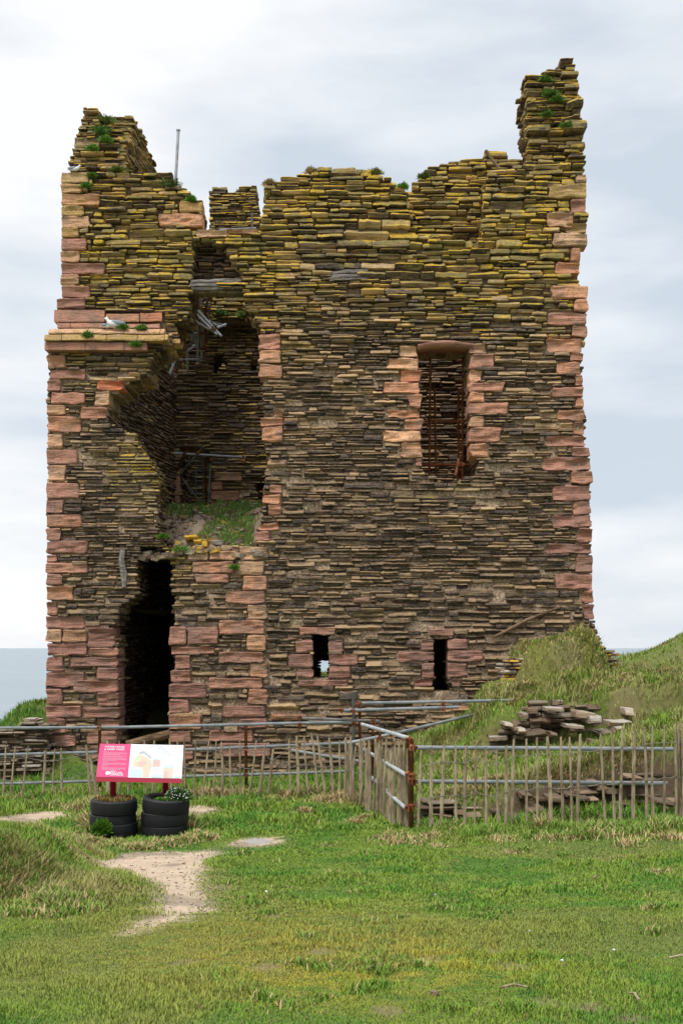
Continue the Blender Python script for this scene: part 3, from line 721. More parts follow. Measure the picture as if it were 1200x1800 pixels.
BL['door_surround'] = [(111,153,1106,1129,.6,.38,0),(155,202,1103,1137,.1,.42,0),(158,209,1138,1153,.45,.45,0),(126,208,1155,1172,.25,.46,0),(171,209,1173,1194,.22,.45,0),(130,209,1195,1216,.15,.42,0),(172,210,1217,1241,.2,.45,0),(146,210,1243,1262,.2,.42,0),
    (171,210,1264,1282,.25,.44,0),(154,206,1284,1308,.3,.42,0),(160,209,1310,1335,.25,.42,0),
    (298,328,1101,1134,.3,.47,0),(330,384,1102,1133,.25,.44,0),(301,378,1136,1150,.4,.45,0),(307,336,1152,1176,.2,.42,0),(300,336,1177,1199,.2,.44,0),(298,362,1201,1227,.12,.38,0),(298,333,1229,1254,.2,.44,0),(298,354,1256,1282,.5,.42,0),(298,336,1284,1306,.4,.44,0),(298,340,1308,1335,.3,.44,0),
    (330,368,969,985,.7,.5,.2),(369,415,968,985,.7,.5,.15),(338,412,987,1008,.5,.48,.05),(344,402,1009,1025,.5,.48,.05),(418,464,987,1011,.75,.5,.15),(421,471,961,985,.75,.52,.2),(427,470,1012,1038,.55,.52,0),(397,465,1039,1061,.5,.46,0),(435,470,1063,1089,.75,.4,0),
    (385,465,1090,1115,.4,.48,0),(434,467,1116,1144,.7,.5,0),(384,463,1145,1165,.4,.48,0),(439,471,1166,1190,.6,.45,0),(367,462,1191,1210,.4,.45,0),(436,471,1211,1239,.5,.43,0),(393,466,1240,1261,.3,.44,0),(420,470,1263,1280,.3,.4,0),(369,445,1283,1303,.3,.42,0),(386,476,1305,1330,.3,.38,0)]
BL['recess_jamb'] = [(449,474,934,952,.4,.48,0),(455,491,920,933,.5,.5,0),(455,493,588,616,.4,.5,.1),(457,494,617,640,.7,.52,.3),(455,496,641,665,.55,.52,.1),(457,499,735,749,.5,.52,0),(462,497,750,777,.5,.52,0),(480,497,721,734,.5,.45,0),(470,503,808,822,.75,.42,0),
    (461,494,870,886,.5,.5,0),(470,495,887,904,.5,.4,0),(474,495,852,868,.5,.5,0),(458,492,566,576,.75,.5,0),
    (314,357,355,374,.72,.48,.65),(280,357,376,399,.68,.58,.35),(172,219,671,686,.95,.55,0),(167,195,687,714,.9,.5,0),(142,188,716,737,.45,.48,0),(346,400,405,417,.7,.5,.15),(401,453,404,412,.75,.5,.2)]
BL['window_surround'] = [(701,733,607,629,.85,.5,.1),(681,735,630,650,.75,.62,0),(705,741,651,671,.9,.52,0),(673,737,672,692,.6,.58,0),(717,741,694,717,.5,.5,0),(679,737,720,735,.9,.45,0),(710,743,736,757,.7,.45,0),(673,738,758,777,.75,.72,0),(705,742,778,805,.7,.5,0),(729,742,806,821,.5,.55,0),
    (824,854,604,622,.8,.55,0),(826,867,623,648,.4,.52,0),(824,848,649,671,.6,.6,0),(822,886,672,689,.45,.5,0),(824,852,690,707,.6,.6,0),(822,892,708,729,.5,.55,0),(826,851,731,751,.7,.55,0),(824,878,752,777,.4,.5,0),(825,857,779,803,.55,.5,0)]
BL['slit_surround'] = [(526,590,1102,1116,.4,.46,0),(519,550,1125,1147,.25,.46,0),(507,550,1149,1174,.2,.42,0),(521,551,1176,1191,.25,.42,0),(577,603,1124,1147,.2,.44,0),(577,628,1149,1168,.2,.46,0),(577,616,1170,1193,.2,.44,0),(524,610,1195,1207,.25,.42,0),(506,526,1118,1124,.3,.4,0)]
BL['slit_surround2'] = [(753,796,1105,1118,.3,.47,0),(739,763,1124,1144,.3,.44,0),(698,763,1145,1163,.25,.46,0),(741,763,1165,1192,.2,.42,0),(728,760,1194,1205,.25,.42,0),(786,821,1123,1142,.25,.46,0),(786,847,1143,1163,.22,.46,0),(786,820,1165,1191,.2,.44,0),(793,810,1193,1205,.25,.42,0)]
BL['odd_blocks'] = [(475,540,1255,1266,.5,.4,0),(620,650,1050,1060,.4,.4,0),(795,835,1240,1250,.6,.4,0)]
BL['cornice'] = []
CORN = fp([(83, 621), (84, 600), (97, 545), (290, 550), (292, 578), (298, 600), (240, 621)])
keep = []
for k, lst in BL.items():
    for b in lst: keep.append((fx(b[0]), fx(b[1]), fz(b[3]), fz(b[2])))
def hf(u, v):   # course height: thinner in the middle of the wall, thicker at foot and head
    return .074 + .040 * float(sm(-v, -4.5, -2.0)) + .018 * float(sm(v, 8.5, 10)) + .03 * (n1(u * .6, v * .8, 77) - .5)
mb = MB()
masonry(mb, FF, SIL, HOLES + [CORN], keep, rnd, T=1.15, lich=lich_front, hfun=hf, out=(-.02, .07), lrange=(.14, .60))
mb.cm = 1
core(mb, FF, SIL, HOLES, keep, .38, rnd=rnd)
core(mb, Frame((0, FY + .37, 0), (1, 0, 0), (0, -1, 0)), SIL, HOLES + [fp([(328, 392), (440, 392), (436, 512), (330, 512)])], keep, .83, front=0, rnd=rnd, seed=3)
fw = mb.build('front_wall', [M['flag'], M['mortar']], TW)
NAMES = {'corner_quoins2': 'corner_quoins', 'slit_surround2': 'slit_surround', 'odd_blocks': 'dressed_stones'}
def clusters(lst):
    lab = list(range(len(lst)))
    for i in range(len(lst)):
        for j in range(i):
            A, B = lst[i], lst[j]
            if A[0] < B[1] + 6 and B[0] < A[1] + 6 and A[2] < B[3] + 6 and B[2] < A[3] + 6:
                o, q = lab[i], lab[j]; lab = [q if l == o else l for l in lab]
    return [[lst[i] for i in range(len(lst)) if lab[i] == l] for l in sorted(set(lab))]
for k, whole in BL.items():
  for lst in clusters(whole):
    mb = MB()
    for (a, b, c, d, hue, br, li) in lst:
        o = .045 + rnd.uniform(-.012, .02)
        if k == 'door_surround': o += .02
        if k == 'window_surround': o = .04 + rnd.uniform(-.01, .02)
        din = .55 if k in ('window_surround', 'door_surround') or k.startswith('slit') else .3
        add_block(mb, FF, fx(a), fx(b), fz(d), fz(c), rnd, (hue + rnd.uniform(-.08, .08), br * rnd.uniform(.88, 1.1), li, 1), o, din,
                  2.5 if k in ('window_surround', 'recess_jamb', 'corner_quoins2') else 1.8, (rnd.uniform(-.25, .25) * (fz(c) - fz(d)), rnd.uniform(-.25, .25) * (fz(c) - fz(d))) if k == 'window_surround' else (0, 0))
    nm = {'door_surround': 'door_jamb', 'window_surround': 'window_jamb', 'recess_jamb': 'sandstone_facing', 'odd_blocks': 'sandstone_block'}.get(k, NAMES.get(k, k))
    if len(lst) == 1: nm = 'sandstone_block'
    mb.build(nm, M['sand'], TW, smooth=False)
# bulging lintel stone over the window and sandstone inner jambs
mb = MB()
vs = []; fs = []
x0, x1 = fx(733), fx(831); zb = fz(608); n = 14
for i in range(n):
    t = i / (n - 1); x = x0 + (x1 - x0) * t; hgt = (.04 + .07 * math.sin(math.pi * min(1, t * 1.05)) ** .6); lift = -.05 * (abs(t - .55) * 2) ** 2
    for (w_, zz) in ((-.5, 0), (.01, -.02), (.08, .02), (.10, .06), (.07, .8 * hgt), (.0, hgt), (-.5, hgt)):
        vs.append((x, FY - w_ + .02 * n1(x * 4, zz * 9, 3), zb + lift + zz + .01 * n1(x * 7, zz * 20, 5)))
for i in range(n - 1):
    for j in range(7): fs.append((i * 7 + j, (i + 1) * 7 + j, (i + 1) * 7 + (j + 1) % 7, i * 7 + (j + 1) % 7))
fs.append(tuple(range(7))); fs.append(tuple((n - 1) * 7 + j for j in range(7)))
mb.add(vs, fs, (.35, .5, 0, 1)); mb.build('lintel', M['sand'], TW, smooth=True)
mb = MB(); mb.box((fx(780), FY + .75, fz(606) + .10), (1.35, .75, .16), None, (.2, .3, 0, 1), .01, rnd); mb.build('timber_lintel', M['brown'], TW)
# sloped cornice bands on the left shoulder
mb = MB()
def prow(pxs, y0, y1, out, slope, hue, br, li, Y=FY):
    for a, b in zip(pxs[:-1], pxs[1:]):
        X0, X1 = fx(a) + .006, fx(b) - .006; z0, z1 = fz(y1) + .006, fz(y0) - .006
        n = 6; vs = []; fs = []
        for i in range(n):
            x = X0 + (X1 - X0) * i / (n - 1); j = .012 * (n1(x * 4, z0 * 3, 4) - .5) * 2
            vs += [(x, Y + .35, z0), (x, Y - out + j, z0 + j), (x, Y - out + j + .0, z0 + .02), (x, Y - out + slope + j, z1 + j), (x, Y + .35, z1)]
        for i in range(n - 1):
            for k in range(5): fs.append((i * 5 + k, (i + 1) * 5 + k, (i + 1) * 5 + (k + 1) % 5, i * 5 + (k + 1) % 5))
        fs.append(tuple(range(5))); fs.append(tuple((n - 1) * 5 + k for k in range(5)))
        mb.add(vs, fs, (hue + rnd.uniform(-.06, .06), br * rnd.uniform(.92, 1.08), li, 1))
prow([97, 186], 546, 568, .09, .02, .3, .5, .05); prow([187, 246], 552, 567, .06, .02, .6, .45, 0); prow([247, 286], 551, 567, .07, .01, .95, .5, 0)
prow([103, 126, 186], 569, 579, .10, .02, .4, .55, .1); prow([187, 282], 569, 579, .08, .05, .4, .55, .1)
prow([90, 158, 222, 284, 292], 580, 592, .22, .12, .78, .6, .40)
prow([84, 114, 192, 246, 293, 299], 593, 605, .27, .05, .76, .6, .62)
prow([83, 154, 222, 262], 606, 620, .20, .0, .35, .52, .05)
mb.build('cornice', M['sand'], TW)

def wall(name, fr, sil, holes, T, h=.075, lich=lambda u, v: .2, seed=1, out=(-.01, .06), ends=(True, True), ej=.05, dark=False, hfun=None, back=True, lr=(.16, .6), rag=0):
    r = random.Random(seed); m_ = MB()
    tf = None
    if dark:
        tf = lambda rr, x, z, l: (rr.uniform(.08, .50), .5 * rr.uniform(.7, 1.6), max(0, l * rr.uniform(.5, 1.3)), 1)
    masonry(m_, fr, sil, holes, [], r, T=T, hmean=h, lich=lich, out=out, ends=ends, edgej=ej, tonef=tf, hfun=hfun, lrange=lr, rag=rag)
    m_.cm = 1; core(m_, fr, sil, holes, [], T, rnd=r, seed=seed, back=back)
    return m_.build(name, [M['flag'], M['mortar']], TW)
# recessed wall-walk face seen through the notch at the head
wall('parapet_wall', Frame((0, 22.75, 0), (1, 0, 0), (0, -1, 0)), fp([(700, 470), (700, 345), (722, 332), (730, 318), (742, 310), (756, 292), (790, 284), (812, 280), (850, 276), (853, 264), (888, 260), (892, 271), (915, 272), (945, 290), (945, 470)], 22.75),
     [], .45, .085, lambda u, v: .85, 21)
# rubble in the hole above the grey timber
wall('rubble_filling', Frame((0, 22.42, 0), (1, 0, 0), (0, -1, 0)), fp([(325, 510), (325, 415), (440, 415), (440, 510)], 22.42), [], .4, .06, lambda u, v: .15, 22, (-.05, .16))
# turret stub at the right corner
TY = 22.35
tl = lambda u, v: .8
wall('corner_turret', Frame((0, TY, 0), (1, 0, 0), (0, -1, 0)), fp([(924, 300), (924, 131), (950, 128), (952, 122), (982, 121), (984, 108), (1006, 108), (1010, 125), (1016, 150), (1017, 180), (1022, 205), (1024, 240), (1025, 300)], TY), [], .95, .075, tl, 23, (-.04, .09), rag=.03)
mb = MB(); r = random.Random(5)
for (a, b, c, d, o) in ((994, 1022, 176, 192, .16), (988, 1028, 216, 236, .2), (985, 1018, 205, 214, .12), (983, 1006, 105, 112, .1), (990, 1016, 150, 160, .12), (925, 965, 222, 236, .12), (985, 1014, 128, 138, .12), (924, 962, 180, 190, .1)):
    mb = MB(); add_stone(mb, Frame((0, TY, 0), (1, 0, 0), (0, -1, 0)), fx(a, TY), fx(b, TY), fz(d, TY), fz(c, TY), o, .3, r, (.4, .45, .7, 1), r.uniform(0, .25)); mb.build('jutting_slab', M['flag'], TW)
# left gable wall running back, its inner face to the right
GX = -4.25
gfr = Frame((GX, 0, 0), (0, 1, 0), (1, 0, 0))
def gz(py, Y): return CAMZ + (HOR - py) / FPX * Y
GS = [(22.15, 9.3), (22.15, 11.75), (22.35, 11.9), (22.4, 12.45), (22.7, 12.5), (22.75, 12.8), (23.05, 12.86), (23.1, 13.15), (23.6, 13.25), (24.5, 13.42), (24.9, 13.25), (25.7, 13.35), (26.0, 13.2), (26.8, 13.45), (27.1, 13.7), (27.8, 13.8), (28.3, 13.5), (28.9, 13.2), (29.3, 12.5), (31, 12.3), (31, 9.3)]
wall('gable_wall', gfr, GS, [], 1.0, .07, lambda u, v: .85, 31, (-.01, .06), (True, False), rag=.06)
# outer skin of the same gable, a ragged leaf a little higher at the front
wall('gable_outer_leaf', Frame((GX - .62, 22.5, 0), (1, 0, 0), (0, -1, 0)), [(-.40, 11.4), (-.47, 12.0), (-.40, 12.35), (-.30, 12.6), (-.22, 12.95), (-.20, 13.10), (.05, 13.06), (.12, 12.85), (.04, 12.6), (.03, 12.3), (.05, 12.0), (.05, 11.4)], [], .7, .07, lambda u, v: .9, 32, (-.03, .12), lr=(.2, .5))
# inner side wall inside the recess, splayed
a0 = Vector((-4.62, 22.95, 0)); a1 = Vector((-3.92, 27.05, 0)); d_ = (a1 - a0); ln_ = d_.length
wf = Frame(a0, d_, (d_.y, -d_.x, 0))
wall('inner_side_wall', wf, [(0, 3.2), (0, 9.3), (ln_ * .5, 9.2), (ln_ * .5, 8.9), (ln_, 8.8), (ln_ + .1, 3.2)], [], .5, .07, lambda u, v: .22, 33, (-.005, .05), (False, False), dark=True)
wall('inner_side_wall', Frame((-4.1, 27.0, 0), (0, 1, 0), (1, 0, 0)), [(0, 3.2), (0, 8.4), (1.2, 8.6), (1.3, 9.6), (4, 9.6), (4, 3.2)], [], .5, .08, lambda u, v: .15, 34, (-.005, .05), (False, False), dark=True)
# middle wall across the tower
MY = 27.0
mfr = Frame((0, MY, 0), (1, 0, 0), (0, -1, 0))
slit_m = [(-.53, 1.45), (-.30, 1.45), (-.30, 2.12), (-.53, 2.12)]
wall('cross_wall', mfr, fp([(300, 1350), (300, 652), (330, 650), (345, 640), (362, 632), (366, 575), (372, 560), (373, 562), (372, 500), (420, 470), (560, 430), (900, 430), (900, 1350)], MY),
     [fp([(318, 905), (318, 790), (321, 781), (358, 781), (372, 812), (370, 905)], MY), fp([(376, 655), (374, 628), (392, 622), (398, 640), (396, 655)], MY), fp([(440, 652), (438, 640), (452, 636), (458, 650)], MY),
      fp([(806, 860), (812, 806), (816, 784), (858, 784), (858, 860)], MY), slit_m,
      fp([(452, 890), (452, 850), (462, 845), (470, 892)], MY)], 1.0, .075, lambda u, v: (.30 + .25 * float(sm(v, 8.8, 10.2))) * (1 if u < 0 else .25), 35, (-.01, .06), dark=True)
wall('cross_wall', Frame((0, 26.55, 0), (1, 0, 0), (0, -1, 0)), fp([(374, 562), (374, 500), (410, 480), (470, 480), (470, 558), (452, 563), (410, 560)], 26.55), [], .4, .085, lambda u, v: .75, 36, (-.01, .1))
mb = MB()
for (a, b, c, d, hue) in ((377, 425, 830, 846, .7), (371, 392, 847, 862, .5), (371, 420, 863, 880, .5), (370, 398, 881, 890, .4), (303, 317, 838, 872, .75), (308, 317, 873, 892, .75)):
    if a == 303: mb.build('inner_door_jamb', M['sand'], TW); mb = MB()
    add_block(mb, mfr, fx(a, MY), fx(b, MY), fz(d, MY), fz(c, MY), r, (hue, .36, 0, 1), .07, .3)
mb.build('inner_door_jamb', M['sand'], TW)
# far wall
BY = 31.0
wall('rear_wall', Frame((0, BY, 0), (1, 0, 0), (0, -1, 0)), fp([(280, 1350), (280, 560), (300, 470), (340, 430), (369, 425), (370, 335), (385, 328), (398, 330), (402, 337), (412, 336), (420, 328), (440, 326), (449, 328), (452, 360), (458, 385), (462, 410), (860, 440), (860, 1350)], BY),
     [[(-.62, 1.0), (-.28, 1.0), (-.28, 2.75), (-.62, 2.75)], fp([(813, 799), (818, 788), (823, 783), (826, 788), (833, 786), (829, 793), (834, 799), (824, 797), (818, 801)], BY),
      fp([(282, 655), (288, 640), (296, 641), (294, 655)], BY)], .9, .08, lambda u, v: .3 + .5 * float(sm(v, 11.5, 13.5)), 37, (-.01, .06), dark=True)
# right side wall
wall('side_wall', Frame((3.68, 22.5, 0), (0, 1, 0), (-1, 0, 0)), [(0, 0), (0, 11.7), (.9, 11.75), (1, 10), (9, 9.8), (9, 0)], [], 1.0, .09, lambda u, v: .3, 38, (-.01, .05), (False, False), dark=True, lr=(.3, .9))
wall('side_wall', Frame((-4.6, 23.1, 0), (0, 1, 0), (1, 0, 0)), [(0, -.2), (0, 4.35), (8, 4.35), (8, -.2)], [], 1.0, .09, lambda u, v: .0, 39, (-.01, .05), (False, False), dark=True, lr=(.3, .9))
# vault over the ground floor, door passage wall
mb = MB(); mb.box((-.4, 25.15, 4.5), (8.4, 3.7, .3)); mb.box((-.4, 29.5, 4.5), (8.4, 3.0, .3)); mb.box((2.7, 27.9, 3.4), (2.2, .1, 8)) ; mb.build('vault_floor', M['mortar'], TW)
wall('passage_wall', Frame((-2.2, 0, 0), (0, 1, 0), (-1, 0, 0)), [(23.2, -.1), (23.2, 4.35), (27, 4.35), (27, -.1)], [], .3, .09, lambda u, v: 0, 40, (-.01, .05), (False, False), dark=True, lr=(.3, .8))
# debris heap sloping down from the inner doorway to the broken edge
def debris(x, y):
    t = (y - 21.9) / 5.1
    z = np.interp(t, [0, .12, .35, .7, 1], [4.22, 4.42, 5.0, 5.55, 5.78])
    z = z + .38 * (fbm(x * 1.8, y * 1.4, 61, 4) - .5) + .12 * (fbm(x * 7, y * 7, 62, 3) - .5)
    z = z - .25 * sm(-x, 2.9, 3.8) * (1 - t) + .14 * np.exp(-((x + 1.95) / .35) ** 2 - ((y - 24.2) / .6) ** 2)
    return z
DV, DF = grid(np.arange(-4.3, -1.1, .05), np.arange(21.98, 27.1, .05), debris)
dx, dy = DV[:, 0], DV[:, 1]
gm = sm(-.16 * sm(-dx, 2.4, 3.1) * (1 - sm(dy, 25.6, 26.5)) + fbm(dx * 1.3, dy * 1.0, 71, 3) + .22 * sm(dy, 24.8, 26.5) + .10 * np.exp(-((dx + 2.0) / .5) ** 2), .44, .54)
bare = np.array([.30, .225, .16]) * (.6 + .8 * fbm(dx * 9, dy * 9, 63, 3))[:, None]
dcol = bare * (1 - gm[:, None]) + np.array([.07, .10, .02]) * gm[:, None]
o = quadmesh('debris_heap', DV - np.array(TW.location), DF, dcol, M['ground']); o.parent = TW
mb = MB(); r = random.Random(8)
for i in range(420):
    x = r.uniform(-3.9, -1.5); y = 21.95 + 4.6 * r.random() ** 1.7
    s_ = r.uniform(.02, .09) * (1.3 if y < 23 else .8); z = float(debris(np.array([x]), np.array([y]))[0])
    mb.box((x, y, z + s_ * .1), (s_ * 1.8, s_ * 1.4, s_ * .8), Matrix.Rotation(r.uniform(0, 3), 3, 'Z') @ Matrix.Rotation(r.uniform(-.4, .4), 3, 'X'), (r.uniform(.3, 1), .5 * r.uniform(.6, 1.2), .5 if r.random() < .2 else 0, 1), s_ * .15, r)
for (a, b, c, d) in ((338, 352, 945, 955), (352, 362, 948, 962), (455, 462, 953, 960), (322, 345, 938, 948)):
    add_stone(mb, Frame((0, 22.3, 0), (1, 0, 0), (0, -1, 0)), fx(a), fx(b), fz(d), fz(c), .15, .4, r, (.6, .5, 1.2, 1), 0)
tag(mb.build('loose_stones', M['rock'], TW), kind='stuff')
# ------------------------------------------------------------------ small things on and in the tower
rnd = random.Random(4)
def plank(name, pa, pb, Y, hgt, depth, mat, label, cat, parent=None, wedge=1.0, layers=3):
    a = Vector(P(pa[0], pa[1], Y)); b = Vector(P(pb[0], pb[1], Y)); d = b - a; Ld = d.length
    th = math.atan2(d.z, d.x); m_ = MB()
    fr = Frame(a, (1, 0, 0), (0, -1, 0))
    for i in range(layers):
        v0 = -hgt / 2 + hgt * i / layers; v1 = v0 + hgt / layers
        s0 = rnd.uniform(0, .12) * Ld * wedge * (i != 1); s1 = Ld - rnd.uniform(0, .15) * Ld * wedge * (i != 1)
        b0 = m_.n
        add_block(m_, fr, s0, s1, v0, v1, rnd, (rnd.uniform(.3, .7), .5, 0, 1), rnd.uniform(.0, .05), depth, 1.4)
        c, s = math.cos(th), math.sin(th)
        for k in range(b0, m_.n):
            x, y, z = m_.v[k]; dx_ = x - a.x; dz_ = z - a.z
            m_.v[k] = (a.x + dx_ * c - dz_ * s, y, a.z + dx_ * s + dz_ * c)
    o = m_.build(name, mat, parent)
    if label: tag(o, label, cat)
    return o
plank('timber_beam', (334, 501), (426, 499), 22.0, .20, .45, M['timber'], 'grey weathered timber beam bridging the broken wall above the tall gap', 'beam', None, .3)
plank('timber_beam', (574, 486), (650, 481), 21.99, .20, .2, M['timber'], 'short splintered grey timber set in the wall face high above the big window', 'beam', None, 1.0)
mb = MB(); mb.tube([P(868, 1120, 21.92), P(925, 1090, 21.93), P(986, 1066, 21.97)], [.035, .04, .03], 6, (.5, .5, 0, 1)); tag(mb.build('timber_lath', M['brown']), 'long grey lath leaning diagonally on the wall above the grassy mound', 'lath')
mb = MB(); mb.tube([P(853, 265, 22.3), P(877, 297, 22.1)], [.035, .03], 4); tag(mb.build('timber_lath', M['brown']), 'short slanting lath on the wall head near the right turret', 'lath')
mb = MB(); mb.tube([P(222, 1310, 22.15), P(262, 1300, 22.3), P(314, 1286, 22.5)], [.09, .10, .08], 10); tag(mb.build('timber_log', M['brown']), 'brown log lying across the foot of the tall dark doorway', 'log')
mb = MB(); mb.tube([P(216, 966, 21.95), P(214, 985, 21.93), P(218, 1008, 21.94), P(219, 1032, 21.95)], [.05, .06, .07, .04], 6, (.9, 1, 0, 1)); tag(mb.build('timber_stump', M['timber']), 'pale upright splinter of timber beside the top of the doorway', 'timber')
# metal pole
mb = MB(); mb.tube([P(308, 335, 26), P(313.5, 230, 26)], .035, 8)
mb.tube([P(313.5, 230, 26), P(313.6, 228, 26)], .05, 8); tag(mb.build('metal_pole', M['galv']), 'thin grey metal pole rising above the left wall head', 'pole')

def tubes(root, lst, Yd, rr=.024, name='tube'):
    for it in lst:
        (a, b, c, d, m_) = it[:5]; ya, yb = (it[5], it[6]) if len(it) > 5 else (Yd, Yd)
        k = MB(); k.tube([P(a, b, ya), P(c, d, yb)], rr, 10); k.build(name, M[m_], root, True)
def clamp(root, px, py, Y, s=1.0):
    s *= .72
    k = MB(); c = P(px, py, Y)
    k.box(c, (.075 * s, .09 * s, .085 * s), Matrix.Rotation(rnd.uniform(-.5, .5), 3, 'Y'), jit=.012, rnd=rnd)
    k.tube([(c[0] - .05 * s, c[1] - .05, c[2] + .02), (c[0] + .06 * s, c[1] - .05, c[2] + .02)], .012, 6)
    k.tube([(c[0] + .01, c[1] - .06, c[2] - .06 * s), (c[0] + .01, c[1] - .06, c[2] + .06 * s)], .011, 6)
    k.build('clamp', M['rust'], root)
t = empty('scaffolding', P(350, 640, 28), 'tangle of grey and rusty scaffold tubes high in the gap under the timber beam', 'scaffolding', 'scaffolding inside the ruin')
SCY = 27.2
tubes(t, [(354, 500, 355, 640, 'galv'), (361, 545, 361, 640, 'rust'), (372, 505, 371, 592, 'galv'), (367, 538, 366, 616, 'galv'), (369, 508, 358, 560, 'timber'), (370, 524, 436, 523, 'galv'), (380, 533, 440, 532, 'galv'),
          (342, 539, 389, 591, 'galv', 27.4, 25.9), (339, 546, 381, 588, 'galv', 27.4, 26.0), (332, 549, 386, 574, 'galv', 27.4, 26.4), (324, 553, 368, 580, 'timber', 27.4, 26.2), (370, 565, 397, 573, 'galv', 26.6, 26.6), (382, 576, 398, 570, 'galv', 26.2, 26.2),
          (310, 600, 320, 617, 'galv'), (340, 599, 316, 629, 'timber'), (324, 596, 324, 636, 'rust'), (330, 610, 330, 650, 'galv'), (294, 632, 352, 632, 'galv'), (308, 633, 298, 658, 'galv', 27.2, 26.5), (337, 520, 337, 600, 'galv'), (348, 560, 348, 640, 'galv'),
          (322, 590, 350, 585, 'galv'), (300, 622, 312, 655, 'rust'), (352, 520, 340, 545, 'rust'), (318, 585, 325, 560, 'rust'), (366, 560, 366, 640, 'rust'), (348, 505, 366, 640, 'galv'), (340, 515, 352, 600, 'timber'), (330, 530, 345, 610, 'galv'), (300, 640, 345, 606, 'galv'), (312, 590, 312, 650, 'timber'), (346, 500, 346, 560, 'rust')], SCY, .031)
for c in ((374, 577, 26.2), (355, 540, SCY - .05), (366, 545, SCY - .05), (371, 525, SCY - .05), (324, 616, SCY - .05), (312, 633, SCY - .05), (355, 587, SCY - .05), (361, 604, SCY - .05), (355, 613, SCY - .05), (377, 580, 26.1), (324, 590, SCY - .05)): clamp(t, *c)
k = MB(); k.ellipsoid(P(328, 580, 27.6), (.12, .1, .1), 9, 6); k.ellipsoid(P(320, 583, 27.6), (.14, .1, .05), 9, 6); k.build('netting', M['darkcloth'], t)
k = MB(); k.box(P(351, 602, 27.7), (.07, .04, .28), Matrix.Rotation(.15, 3, 'Y')); k.build('netting', M['bluecloth'], t)
t = empty('scaffolding', P(365, 889, 26.6), 'scaffold tube frame propped before the dark inner doorway over the debris heap', 'scaffolding', 'scaffolding inside the ruin')
tubes(t, [(299, 796, 432, 804, 'galv'), (358, 784, 313, 837, 'galv', 26.5, 26.8), (331, 783, 311, 828, 'rust', 26.6, 26.9), (370, 815, 366, 892, 'galv'), (320, 840, 359, 892, 'galv', 27.3, 27.3), (362, 806, 362, 892, 'rust', 27.2, 27.2)], 26.7)
for c in ((300, 797, 26.6), (325, 797, 26.6), (349, 796, 26.5), (428, 804, 26.6), (428, 812, 26.6), (371, 808, 26.6)): clamp(t, *c)
t = empty('ladder', P(351, 889, 27.6), 'dark metal ladder standing inside the inner doorway', 'ladder')
tubes(t, [(344.5, 806, 344.5, 892, 'galv'), (357, 806, 357, 892, 'galv')], 27.6, .018, 'stile')
tubes(t, [(344.5, y, 357, y, 'galv') for y in range(812, 892, 11)], 27.6, .012, 'rung')
t = empty('scaffolding', P(785, 850, 23), 'rusty scaffold uprights and cross tubes standing inside the big window', 'scaffolding', 'scaffolding inside the ruin')
tubes(t, [(756, 612, 754, 838, 'rust'), (763.5, 683, 766, 848, 'rust', 23.2, 23.2), (805.5, 684, 805, 858, 'rust', 23.2, 23.2), (813, 612, 812, 852, 'rust'), (738, 741, 828, 741, 'rust'), (738, 817, 842, 817, 'rust'), (800, 836, 806, 806, 'rust', 22.9, 22.9)], 23)
for c in ((755, 741, 22.95), (764, 740, 22.95), (804, 741, 22.95), (812, 741, 22.95), (755, 817, 22.95), (806, 817, 22.95), (813, 817, 22.95)): clamp(t, *c, .8)
t = empty('scaffolding', P(430, 405, 30.3), 'short grey tube railing beside the broken stump on the rear wall', 'scaffolding', 'scaffolding inside the ruin')
tubes(t, [(443, 374, 443, 410, 'galv'), (385, 404, 450, 401, 'galv'), (374, 411, 395, 403, 'galv')], 30.3)

# ------------------------------------------------------------------ gulls
def gull(px, py, Y, L_, face, label, lying=False, grey=True):
    c = P(px, py, Y); t = empty('gull', c, label, 'gull', 'gulls resting on the tower'); s = L_ / .4; f = face
    def q(x, z, y=0): return (c[0] + x * s * f, c[1] + y * s, c[2] + z * s)
    b = MB(); b.tube([q(.22, .06), q(.12, .075), q(.03, .085), q(-.06, .09), q(-.12, .115), q(-.145, .16), q(-.165, .185), q(-.195, .185)], [.006 * s, .035 * s, .06 * s, .062 * s, .045 * s, .026 * s, .034 * s, .012 * s], 10, cap=True)
    b.build('body', M['gullw'], t, True)
    for sy in (-1, 1):
        b = MB(); b.ellipsoid(q(.06, .10, sy * .045), (.14 * s, .022 * s, .042 * s), 9, 6, Matrix.Rotation(.12 * f, 3, 'Y')); b.build('wing', M['gullg'] if grey else M['gullw'], t, True)
    b = MB(); b.tube([q(-.19, .184), q(-.225, .178)], [.009 * s, .003 * s], 6); b.build('beak', M['beak'], t)
    if not lying:
        for sy in (-1, 1):
            b = MB(); b.tube([q(.0, .04, sy * .02), q(.0, -.02, sy * .02)], .006 * s, 5); b.build('leg', M['leg'], t)
gull(189, 577.5, 21.83, .26, -1, 'small grey gull seen end on, leftmost of the pair on the cornice')
gull(203, 577.5, 21.80, .42, 1, 'white gull with grey wings sitting on the cornice beside another gull')
gull(131, 302, 21.95, .26, -1, 'pale gull crouched on the topmost corner stone at the upper left', True)

